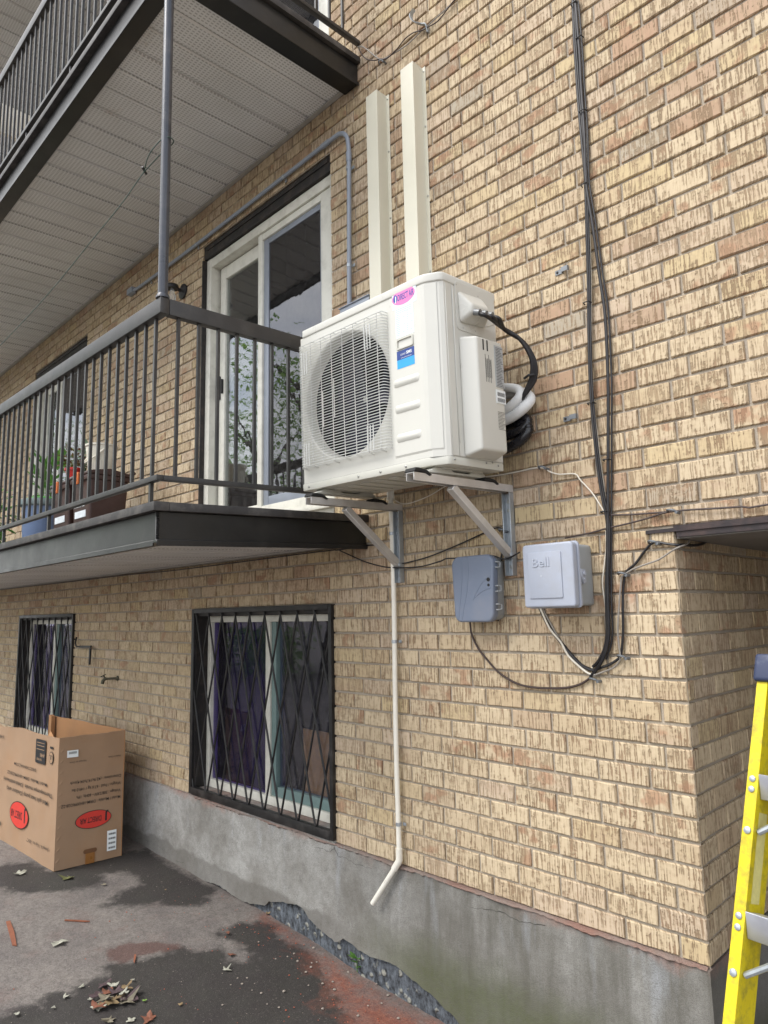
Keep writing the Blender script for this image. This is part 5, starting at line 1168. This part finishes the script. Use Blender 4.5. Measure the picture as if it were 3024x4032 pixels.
panel('back_panel', bx0+BVx*BDp, BUx, BLn+.06, BHh+.005, -NF, M['card_in'])
panel('far_panel', bx0+BUx*(BLn-.006), BVx, BDp, .25, -NS, M['card_in'])
mb = MB(); q = bx0+BVx*(BDp-.02)+BUx*(BLn+.02); mb.add([q, q+BUx*.05, q+BUx*.05+UZ*(BHh+.02), q+UZ*(BHh+.012)]+[v-BVx*.03 for v in (q, q+BUx*.05, q+BUx*.05+UZ*(BHh+.02), q+UZ*(BHh+.012))], [(0, 1, 2, 3), (7, 6, 5, 4), (0, 3, 7, 4), (1, 5, 6, 2), (3, 2, 6, 7)]); mb.build('folded_flap', M['card_in'], box)
mb = MB(); q = bx0+BUx*.10+UZ*(BHh-.02)-NF*.01; mb.add([q, q+BUx*.13, q+BUx*.12+UZ*.045-NF*.02, q+NF*-.004], [(0, 1, 2), (0, 2, 3)]); mb.build('torn_flap', M['card_in'], box)
mb = MB()  # crushed ridges along the corner
for i in range(11): 
    c = bx0+BVx*(.018+.004*random.random())+UZ*(.06+.072*i); d = Vector((BVx.x, BVx.y, .9)).normalized()
    mb.tube([c-d*.016+NS*.003, c+NS*.003, c+d*.016+NS*.003], [.001, .0038, .001], 6)
mb.build('crushed_edge', M['card'], box, smooth=True)
# printing, upside down: x runs against the reading direction, up is down
def fprint(mb, s_, size, u, z, al='C', bold=.0, width=None): put_text(mb, s_, size, bx0+BUx*u+UZ*z+NF*.0075, BUx, -UZ, al, bold, 1, width)
def sprint(mb, s_, size, u, z, al='C', bold=.0, width=None): put_text(mb, s_, size, bx0+BVx*u+UZ*z+NS*.0125, -BVx, -UZ, al, bold, 1, width)
for s_, sz, u_, z_, bo, wd in (('R-410A', .034, 1.04, .79, .008, None), ('DIRECTAIRHVAC.COM', .03, .55, .62, .008, .40), ('Model / Modèle  DIRM-18HXPRO28-2Z', .032, .515, .545, .006, .72), ('Thermopompe murale  (Unité extérieure)', .04, .50, .488, .008, .88),
        ('Mini split heat pump (Outdoor unit)', .042, .50, .43, .008, .74), ("Jusqu'à / Up to -35C°", .03, .27, .13, .004, .38), ('INVERTER', .04, 1.05, .155, .02, .2)):
    mb = MB(); fprint(mb, s_, sz, u_, z_, 'C', bo, wd); mb.build('print_line', M['ink'], fpn)
mb = MB(); plate(mb, rrect(.20, .665, .37, .83, .012), bx0+NF*.0072, BUx, UZ, NF, .0004); mb.build('badge', M['ink'], fpn)
mb = MB(); plate(mb, ellipse(24, .035, .042), bx0+BUx*.105+UZ*.725+NF*.0072, BUx, UZ, NF, .0003); mb.build('mark_ring', M['ink'], fpn)
mb = MB(); plate(mb, rrect(.08, .785, .13, .80, .003), bx0+NF*.0072, BUx, UZ, NF, .0004); mb.build('mark_caption', M['ink'], fpn)
mb = MB(); plate(mb, ellipse(24, .030, .037), bx0+BUx*.105+UZ*.725+NF*.0078, BUx, UZ, NF, .0003); mb.build('mark_field', M['card'], fpn)
mb = MB(); fprint(mb, 'UL', .042, .105, .742, 'C', .02); [mb.v.__setitem__(i, v+NF*.0009) for i, v in enumerate(mb.v)]; mb.build('mark_lettering', M['ink'], fpn)
mb = MB(); fprint(mb, 'CERTIFIED', .02, .30, .70, 'C', .01); fprint(mb, 'AHRI', .034, .25, .735, 'C', .02)
for z in (.76, .785, .805): plate(mb, [(.22, z), (.35, z), (.35, z+.004), (.22, z+.004)], bx0+NF*.008, BUx, UZ, NF, .0003)
[mb.v.__setitem__(i, v+NF*.0008) for i, v in enumerate(mb.v)]; mb.build('badge_lettering', M['card'], fpn)
mb = MB(); plate(mb, ellipse(40, .165, .088), bx0+BUx*.615+UZ*.26+NF*.0072, BUx, UZ, NF, .0004); ov = mb.build('front_logo', M['redlogo'], fpn)
mb = MB(); plate(mb, ellipse(40, .172, .094), bx0+BUx*.615+UZ*.26+NF*.0066, BUx, UZ, NF, .0004); fprint(mb, 'DIRECT AIR', .075, .66, .285, 'C', .014, .21); fprint(mb, 'J', .11, .50, .30, 'C', .035); [mb.v.__setitem__(i, v+NF*.0006) for i, v in enumerate(mb.v) if i > 80]; mb.build('front_logo_lettering', M['ink'], fpn)
for s_, sz, u_, z_, al, bo, wd in (('Fabriqué en Chine', .016, .125, .70, 'C', 0, .11), ('Made in China', .016, .375, .70, 'C', 0, .085), ('Dimensions : (42.9x19.7x34.4)inch', .028, .425, .565, 'L', .006, .345), ('Weight / Poid : 67.6 kg / 149.0 lbs', .028, .425, .515, 'L', .006, .335),
        ('Voltage : 208/230V~ 60Hz, 1Ph', .028, .425, .465, 'L', .006, .30), ('Model / Modèle : DIRM-18HXPRO28-2Z', .028, .425, .42, 'L', .006, .40)):
    mb = MB(); sprint(mb, s_, sz, u_, z_, al, bo, wd); mb.build('print_line', M['ink'], spn)
mb = MB(); plate(mb, ellipse(40, .118, .055), bx0+BVx*.245+UZ*.29+NS*.0095, BVx, UZ, NS, .0025); mb.build('side_logo', M['redlogo'], spn)
mb = MB(); plate(mb, ellipse(40, .122, .059), bx0+BVx*.245+UZ*.29+NS*.0085, BVx, UZ, NS, .0025); sprint(mb, 'DIRECT AIR', .05, .225, .306, 'C', .016, .145); sprint(mb, 'J', .07, .335, .316, 'C', .04); mb.build('side_logo_lettering', M['ink'], spn)
mb = MB(); plate(mb, [(.052, .73), (.125, .728), (.124, .775), (.051, .777)], bx0+NS*.0095, BVx, UZ, NS, .0025); l1 = mb.build('barcode_label', M['sticker'], spn)
mb = MB(); plate(mb, [(.345, .055), (.408, .055), (.406, .19), (.343, .19)], bx0+NS*.0075, BVx, UZ, NS, .004); l2 = mb.build('shipping_label', M['sticker'], spn)
mb = MB()
for i in range(14): plate(mb, [(.062+.0038*i, .752), (.062+.0038*i+.0012+.0012*(i % 2), .752), (.062+.0038*i+.0012+.0012*(i % 2), .768), (.062+.0038*i, .768)], bx0+NS*.0121, BVx, UZ, NS, .0004)
for r_ in range(4):
    for i in range(12): plate(mb, [(.352+.004*i, .068+.031*r_), (.352+.004*i+.0014+.001*(i % 3), .068+.031*r_), (.352+.004*i+.0014+.001*(i % 3), .081+.031*r_), (.352+.004*i, .081+.031*r_)], bx0+NS*.0117, BVx, UZ, NS, .0004)
mb.build('barcode_print', M['ink'], spn)
mb = MB(); plate(mb, rrect(.185, .07, .275, .098, .013), bx0+NS*.0085, BVx, UZ, NS, .001); mb.build('hand_hole', mk('hole_shadow_board', '6b4a30', .9), spn)
mb = MB(); plate(mb, [(.20, .0), (.262, .0), (.262, .073), (.20, .073)], bx0+NS*.0065, BVx, UZ, NS, .0022); mb.build('tape', mk('brown_tape', '8f6132', .3, 0, .05), spn)

# ------------------------------------------------------------------ yellow step ladder at the right edge
M['yellow'] = mk('yellow_fibreglass', 'd3bf12', .45, 0, .08, 14, .25, 110, '6d6738', .55, 34)
M['step'] = mk('scuffed_aluminium_step', 'b9bcc6', .4, .6, .08, 20, .15, 120)
M['cap'] = mk('dark_blue_ladder_cap', '2c3550', .5, 0, .1, 14, .1, 80, '8b8f99', .3, 22)
RD = Vector((.095, .31, 1)).normalized(); WD = Vector((.99, -.13, 0)).normalized(); ND = RD.cross(WD)
if ND.y > 0: ND = -ND           # outward front normal, towards the camera
P0 = Vector((-.618, -.692, 1.048)); foot = P0+RD*((gz(-.7)-P0.z)/RD.z); topp = P0+RD*((1.305-P0.z)/RD.z)
lad = thing('step_ladder', 'yellow fibreglass step ladder with aluminium steps and blue cap', 'ladder', tuple(foot))
LW = .44
def rail(base, tp_, inward, back=0, ln=.09, name='front_rail'):
    W_ = inward; B = -ND if not back else ND; mb = MB(); t_ = .0045; fl = .0265
    sec = [(-fl/2, 0), (fl/2, 0), (fl/2, ln), (-fl/2, ln), (-fl/2, ln-t_), (fl/2-t_, ln-t_), (fl/2-t_, t_), (-fl/2, t_)]
    vs = [base+W_*a+B*b for a, b in sec]+[tp_+W_*a+B*b for a, b in sec]; n_ = len(sec)
    mb.add(vs, [tuple(range(n_))[::-1], tuple(range(n_, 2*n_))]+[(i, (i+1) % n_, n_+(i+1) % n_, n_+i) for i in range(n_)])
    return mb.build(name, M['yellow'], lad, bevel=.0012, seg=1)
sp2 = WD*LW
rail(foot, topp, WD); rail(foot+sp2+WD*.05, topp+sp2-WD*.03, -WD)
bk = Vector((0, .62, 0)); rail(foot+bk+WD*.01+RD*.06, topp-ND*.10+WD*.01, WD, 0, .05, 'rear_rail'); rail(foot+bk+sp2+RD*.06, topp+sp2-ND*.10-WD*.03, -WD, 0, .05, 'rear_rail')
for k in range(-4, 1):
    c = P0+RD*(.302*k); mb = MB(); X_, Y_, Z_ = WD, -ND, RD
    m_ = Matrix(((X_.x, Y_.x, 0, c.x), (X_.y, Y_.y, 0, c.y), (X_.z, Y_.z, 1, c.z), (0, 0, 0, 1)))
    mb.prism([(.006, -.032), (.006, .026), (.072, .026), (.072, -.02), (.069, -.02), (.069, .023), (.009, .023), (.009, -.032)], 'X', .014, LW-.01); mb.map(lambda v: m_ @ v); stp = mb.build('step', M['step'], lad, bevel=.002, seg=1)
    for dz in (.012, -.012):
        mb = MB(); o_ = c+RD*dz+ND*.0005; k0 = 10
        mb.lathe([(.0078, 0), (.007, .0025), (.003, .0042)], (0, 0, 0), 12, 'Z'); zz = ND; xx = WD; yy = zz.cross(xx); mm = Matrix(((xx.x, yy.x, zz.x, o_.x), (xx.y, yy.y, zz.y, o_.y), (xx.z, yy.z, zz.z, o_.z), (0, 0, 0, 1))); mb.map(lambda v: mm @ v); mb.build('rivet', M['galv'], lad, smooth=True)
    a = c-RD*.105+WD*.016-ND*.02; b = c+WD*.12-ND*.02-RD*.03
    MB().tube([a, a+(b-a)*.2, b], .007, 8).build('knee_brace', M['galv'], lad, smooth=True)
    o_ = c-RD*.105+ND*.0005; mb = MB(); mb.lathe([(.009, 0), (.008, .003), (.003, .005)], (0, 0, 0), 12, 'Z'); mm = Matrix(((WD.x, RD.x, ND.x, o_.x), (WD.y, RD.y, ND.y, o_.y), (WD.z, RD.z, ND.z, o_.z), (0, 0, 0, 1))); mb.map(lambda v: mm @ v); mb.build('rivet', M['galv'], lad, smooth=True)
mb = MB(); c = topp; mm = Matrix(((WD.x, -ND.x, RD.x, c.x), (WD.y, -ND.y, RD.y, c.y), (WD.z, -ND.z, RD.z, c.z), (0, 0, 0, 1)))
mb.prism([(-.02, -.024), (LW-.005, -.024), (LW-.005, .046), (-.02, .046)], 'Y', -.012, .19); mb.map(lambda v: mm @ v); mb.build('top_cap', M['cap'], lad, bevel=.01, seg=3)
for s_ in (0, 1):
    f0 = foot+sp2*s_+WD*.05*s_; mb = MB(); mm = Matrix(((WD.x, -ND.x, RD.x, f0.x), (WD.y, -ND.y, RD.y, f0.y), (WD.z, -ND.z, RD.z, f0.z), (0, 0, 0, 1))); mb.box(-.02, -.006, -.012, .02, .085, .05); mb.map(lambda v: mm @ v); mb.build('shoe', M['black_rubber'], lad, bevel=.004)
mb = MB(); c = P0-RD*.06+WD*.0136
mb.add([c-ND*.02, c-ND*.06, c-ND*.06-RD*.20, c-ND*.02-RD*.20], [(0, 1, 2, 3)]); lb = mb.build('warning_label', mk('worn_label', 'd8cf86', .5, 0, .1, 60, 0), lad)
# spreader hinge low on the rail
c = P0-RD*.555+WD*.016; MB().tube([c-ND*.04, c-ND*.045+WD*.04, c-ND*.09+WD*.05, c-ND*.3+WD*.045+RD*.02], .010, 8).build('spreader', M['galv'], lad, smooth=True)

# ------------------------------------------------------------------ leaves, twigs, grit and a weed on the ground
def G(x, y, dz=.004): return Vector((x, y, gz(x)+dz))
def lobed(mb, c, size, ang, lobes=5, curl=.3, thin=.0012, seed=0):
    rnd = random.Random(seed); n = lobes*4; pts = []
    for i in range(n):
        a = 2*math.pi*i/n; k = i % 4
        r = size*((1.0 if k == 0 else .74 if k in (1, 3) else .5)*rnd.uniform(.6, 1.2))*(1 if math.cos(a) > -.5 else .6)
        pts.append((r*math.cos(a), r*math.sin(a)))
    ca, sa = math.cos(ang), math.sin(ang); o = []
    for u, v in pts:
        x, y = u*ca-v*sa, u*sa+v*ca; rr = math.hypot(u, v)/size
        o.append(c+Vector((x, y, .004+curl*size*rr**2*(.5+.5*math.sin(3*math.atan2(v, u)+seed)))))
    k = len(mb.v); mb.v += o+[c+Vector((0, 0, .006))]+[p-Vector((0, 0, thin)) for p in o]+[c+Vector((0, 0, .006-thin))]
    for i in range(n): mb.f += [(k+i, k+(i+1) % n, k+n), (k+n+1+(i+1) % n, k+n+1+i, k+2*n+1)]
def lmat(name, a, b): return mk(name, a, .7, 0, .2, 40, .3, 150, b, .5, 30)
LM = dict(white=lmat('pale_leaf_back', '9d9c8e', '6f6c5c'), tan=lmat('tan_dead_leaf', '7d6a4c', '54442f'), brown=lmat('brown_dead_leaf', '774a37', '4f3325'), purple=lmat('purple_brown_leaf', '4a3a3c', '332829'), green=lmat('green_leaf', '6f8f3c', '4d6a2a'), olive=lmat('olive_leaf', '5f6038', '3f4028'), grey=lmat('grey_dead_leaf', '77705f', '4d483e'))
LEAVES = [('white1', 'white', .06, 'white upturned leaf alone on the grey paving'), ('white2', 'white', .042, 'white leaf with a thin stalk on the dark damp patch'), ('maple', 'white', .06, 'pale maple leaf near the front corner of the box'), ('green', 'olive', .07, 'olive leaf on the damp ground right of the box corner'),
    ('purple', 'purple', .075, 'purple-brown maple leaf at the right of the leaf pile'), ('pilewhite', 'white', .06, 'pale leaf at the front of the leaf pile'), ('brown', 'brown', .06, 'reddish brown curled leaf at the bottom edge of the picture'), ('grn2', 'green', .022, 'small bright green leaf beside the leaf pile'),
    ('l1', 'white', .035, 'white leaf left of the leaf pile'), ('l2', 'white', .026, 'small pale leaf behind the leaf pile'), ('l3', 'white', .02, 'small pale leaf scrap left of the pile, nearer the camera'), ('l4', 'white', .03, 'pale leaf in the lower left corner'), ('l5', 'tan', .026, 'tan leaf on the dark patch right of the leaf pile'),
    ('l6', 'white', .042, 'pale leaf next to the reddish brown leaf'), ('l7', 'grey', .045, 'grey crumpled leaf at the bottom edge'), ('l8', 'purple', .05, 'dark leaf lying behind the leaf pile'), ('l9', 'grey', .03, 'grey leaf scrap at the edge of the light patch'), ('l10', 'brown', .032, 'brown curled leaf on the damp patch near the wall'),
    ('l11', 'brown', .04, 'flat brown leaf on the light grey patch'), ('l12', 'tan', .028, 'tan leaf at the foot of the broken parging'), ('l13', 'white', .03, 'pale scrap left in front of the pile'), ('l14', 'white', .02, 'small pale scrap right behind the pile'), ('yl', 'tan', .018, 'small yellowish leaf on the dark patch by the wall')]
LF = {
'white1':(-4.077,-1.003),'white2':(-3.24,-0.497),'maple':(-5.215,-0.843),'green':(-4.922,-0.646),'pile':(-3.393,-1),'purple':(-3.346,-0.962),'pilewhite':(-3.36,-1.087),'brown':(-3.128,-0.952),'grn2':(-3.271,-0.909),'l1':(-3.545,-1.164),'l2':(-3.574,-1.075),'l3':(-3.498,-1.229),'l4':(-3.561,-1.364),'l5':(-3.131,-0.805),'l6':(-3.17,-1.016),'l7':(-3.239,-1.085),'l8':(-3.519,-0.993),'l9':(-4.649,-0.521),'l10':(-3.547,-0.292),'l11':(-3.342,-0.4),'l12':(-3.588,-0.005),'st1a':(-4.531,-1.117),'st1b':(-4.221,-1.177),'st2a':(-4.322,-0.883),'st2b':(-4.221,-0.802),'st3a':(-3.675,-0.765),'st3b':(-3.622,-0.795),'weed':(-2.818,0.004),'l13':(-3.446,-1.085),'l14':(-3.464,-0.872),'yl':(-4.304,-0.277)
}
for i, (k, m, s_, lab) in enumerate(LEAVES):
    mb = MB(); lobed(mb, G(*LF[k]), s_*(.7 if s_ < .045 else .9), i*1.7, 3 if s_ < .036 else 5, .45, seed=i+1); tag(mb.build('fallen_leaf', LM[m], None), lab, 'leaf', 'fallen leaves on the ground')
for i in range(11):
    c = LF['pile']; a = i*2.4; r = .02+.012*i*.6; mb = MB(); lobed(mb, G(c[0]+r*math.cos(a), c[1]+r*math.sin(a), .006+.004*(i % 4)), .036+.012*(i % 3), a, 5, .5, seed=40+i)
    tag(mb.build('fallen_leaf', LM[['tan', 'purple', 'grey', 'white', 'brown', 'tan'][i % 6]], None), 'crumpled dead leaf heaped in the leaf pile', 'leaf', 'dead leaves in the pile')
M['stick'] = mk('orange_brown_wood', '7f4c35', .8, 0, .15, 30, .3, 90)
for a, b, w_, lab in (('st1a', 'st1b', .013, 'long flat orange-brown wood strip at the left'), ('st2a', 'st2b', .005, 'thin orange-brown splinter on the paving'), ('st3a', 'st3b', .005, 'short splinter at the edge of the dark patch')):
    A, B = G(*LF[a]), G(*LF[b]); d = (B-A).normalized(); s_ = Vector((-d.y, d.x, 0))*w_; mb = MB(); j = [random.uniform(-.3, .3) for _ in range(4)]
    vs = [A-s_, A+s_*(.6), A+(B-A)*.5+s_*(1+j[0]*.3), B+s_*.5+d*.02, B-s_*.9, A+(B-A)*.5-s_*(1+j[1]*.3)]; mb.add(vs+[v+Vector((0, 0, .006)) for v in vs], [(5, 4, 3, 2, 1, 0), (6, 7, 8, 9, 10, 11)]+[(i, (i+1) % 6, 6+(i+1) % 6, 6+i) for i in range(6)])
    tag(mb.build('wood_strip', M['stick'], None), lab, 'wood strip', 'wood strips on the ground')
M['pebble'] = mk('pale_pebble', '958b80', .8, 0, .15, 40, .3, 120); M['chip'] = mk('red_brick_chip', '9a5540', .9, 0, .2, 40, .3, 120)
def stone(mb, c, r, rnd):
    k = len(mb.v); st = [(0, -.5), (.8, -.2), (1, .1), (.6, .5)]
    for rr, h in st[1:]:
        for i in range(6): mb.v.append(c+Vector((rr*r*math.cos(i*1.047)*rnd.uniform(.7, 1.2), rr*r*math.sin(i*1.047)*rnd.uniform(.7, 1.2), (h+.2)*r*rnd.uniform(.8, 1.1))))
    for j in range(2):
        for i in range(6): mb.f.append((k+j*6+i, k+j*6+(i+1) % 6, k+j*6+6+(i+1) % 6, k+j*6+6+i))
    mb.f.append(tuple(k+12+i for i in range(6)))
PEB = [
(-3.16,-0.253),(-3.138,-0.194),(-3.112,-0.042),(-3.006,-0.106),(-3.016,-0.131),(-2.975,-0.202),(-2.887,-0.255),(-2.835,-0.144),(-2.855,-0.192),(-3.114,-0.457),(-3.144,-0.491),(-3.089,-0.502),(-3.118,-0.546),(-2.568,-0.026),(-2.702,-0.318),(-3.021,-0.49),(-2.977,-0.468),(-2.922,-0.376),(-2.991,-0.156),(-3.137,-0.152),(-2.548,-0.238),(-2.897,-0.49),(-2.676,0.002),(-2.782,-0.178),(-3.016,-0.654),(-3.36,-0.22),(-3.071,-0.18),(-2.847,-0.033),(-2.543,-0.093),(-2.407,-0.12),(-2.573,-0.152),(-2.845,-0.461)
]
rnd = random.Random(3)
for x, y in PEB:
    mb = MB(); stone(mb, G(x, y, .002), rnd.uniform(.004, .0085), rnd); tag(mb.build('pebble', M['pebble'], None), 'pale pebble lying on the stained ground by the foundation', 'pebble', 'pale pebbles near the foundation')
mb = MB()
for i in range(420):
    x = rnd.uniform(-4.2, -1.9); y = -abs(rnd.gauss(0, .5))-.03
    if sdist(x, y, STAINS['R1']) < -.25*rnd.random() and rnd.random() < .75: continue
    stone(mb, G(x, y, .001), rnd.uniform(.0015, .005), rnd)
tag(mb.build('brick_grit', M['chip'], None), 'red brick grit scattered along the foundation', 'grit', kind='stuff')
mb = MB()
for i in range(300): stone(mb, G(rnd.uniform(-5.6, -2.2), rnd.uniform(-1.5, -.05), .001), rnd.uniform(.001, .003), rnd)
tag(mb.build('fine_gravel', M['pebble'], None), 'fine pale grit scattered over the paving', 'grit', kind='stuff')
x, y = LF['weed']; t = thing('weed', 'small green weed growing at the foot of the foundation', 'weed', tuple(G(x, y)))
mb = MB()
for i in range(11):
    a = i*2.39; leaf(mb, G(x, y, .02+.05*rnd.random()), Vector((math.cos(a), math.sin(a), .6)), Vector((0, 0, 1)), .055, .018)
mb.build('leaves', leaf_mat('weed_leaves', '4a7a30', '6a9648'), t); MB().cyl(G(x, y, 0), G(x, y, .07), .003, 6).build('stem', M['stem'], t)

# ------------------------------------------------------------------ trees and shrubs across the yard (seen in the window glass)
M['bark'] = mk('grey_bark', '4a4037', .9, 0, .25, 6, .9, 20)
M['tree_leaf'] = leaf_mat('tree_leaves', '5a8a34', '8fb054')
def tree(x, y, h, rad, label, seed, n=5200):
    rn = random.Random(seed); z0 = gz(x); t = thing('tree', label, 'tree', (x, y, z0), group='trees across the yard')
    trunk = [(x, y, z0-.1), (x+.15, y, z0+h*.2), (x-.1, y+.1, z0+h*.42), (x+.2, y, z0+h*.8)]; sp = spline(trunk, 6)
    mb = MB(); mb.tube(sp, [.28*(1-.8*i/len(sp)) for i in range(len(sp))], 10); tips = []
    for k in range(13):
        b = Vector(sp[rn.randrange(6, len(sp)-1)]); a = rn.uniform(0, 6.28); e = b+Vector((math.cos(a)*rad*rn.uniform(.5, 1), math.sin(a)*rad*rn.uniform(.5, 1), rn.uniform(.15, .5)*h*.6))
        mb.tube(spline([b, (b+e)/2+Vector((0, 0, .3)), e], 4), [.1*(1-.09*i) for i in range(9)], 6); tips += [e, (b+e)/2+Vector((0, 0, .3))]
    mb.build('trunk', M['bark'], t, smooth=True); mb = MB()
    for i in range(n):
        c = tips[rn.randrange(len(tips))]; v = Vector((rn.gauss(0, 1), rn.gauss(0, 1), rn.gauss(0, .75)))*rad*.21; d = Vector((rn.uniform(-1, 1), rn.uniform(-1, 1), rn.uniform(-.8, .4)))
        leaf(mb, c+v, d, Vector((0, 0, 1)), rn.uniform(.11, .2), rn.uniform(.04, .075))
    mb.build('crown', M['tree_leaf'], t)
for i, (x, y, h, r_, l) in enumerate(((-14.5, -9.5, 9, 3.0, 'leafy tree mirrored in the right pane of the near patio door'), (-19.5, -11, 11, 3.8, 'larger leafy tree mirrored in the left pane of the near patio door'), (-27, -10, 10, 3.6, 'leafy tree mirrored in the far patio door'), (-36, -12, 11, 4, 'far tree at the end of the yard'), (-9, -15, 9, 3, 'leafy tree straight across the yard from the wall'))): tree(x, y, h, r_, l, 11+i)
def shrub(x, y, r_, h, label, seed):
    rn = random.Random(seed); z0 = gz(x); t = thing('shrub', label, 'shrub', (x, y, z0), group='shrubs across the yard'); mb = MB()
    for k in range(6): mb.tube([(x, y, z0), (x+rn.uniform(-.6, .6)*r_, y+rn.uniform(-.6, .6)*r_, z0+h*.8)], .015, 5)
    mb.build('stem', M['bark'], t); mb = MB()
    for i in range(900):
        v = Vector((rn.gauss(0, .45)*r_, rn.gauss(0, .45)*r_, rn.uniform(.05, 1)*h)); leaf(mb, Vector((x, y, z0))+v, Vector((rn.uniform(-1, 1), rn.uniform(-1, 1), rn.uniform(-.3, .8))), Vector((0, 0, 1)), rn.uniform(.1, .2), .05)
    mb.build('leaves', M['tree_leaf'], t)
for i, (x, y) in enumerate(((-15, -8), (-17, -8.6), (-19, -8.2), (-21.5, -8.8), (-24, -8.4), (-28, -8.6))): shrub(x, y, 1., 1.2, ['first', 'second', 'third', 'fourth', 'fifth', 'sixth'][i]+' shrub from the camera side of the yard edge', 70+i)
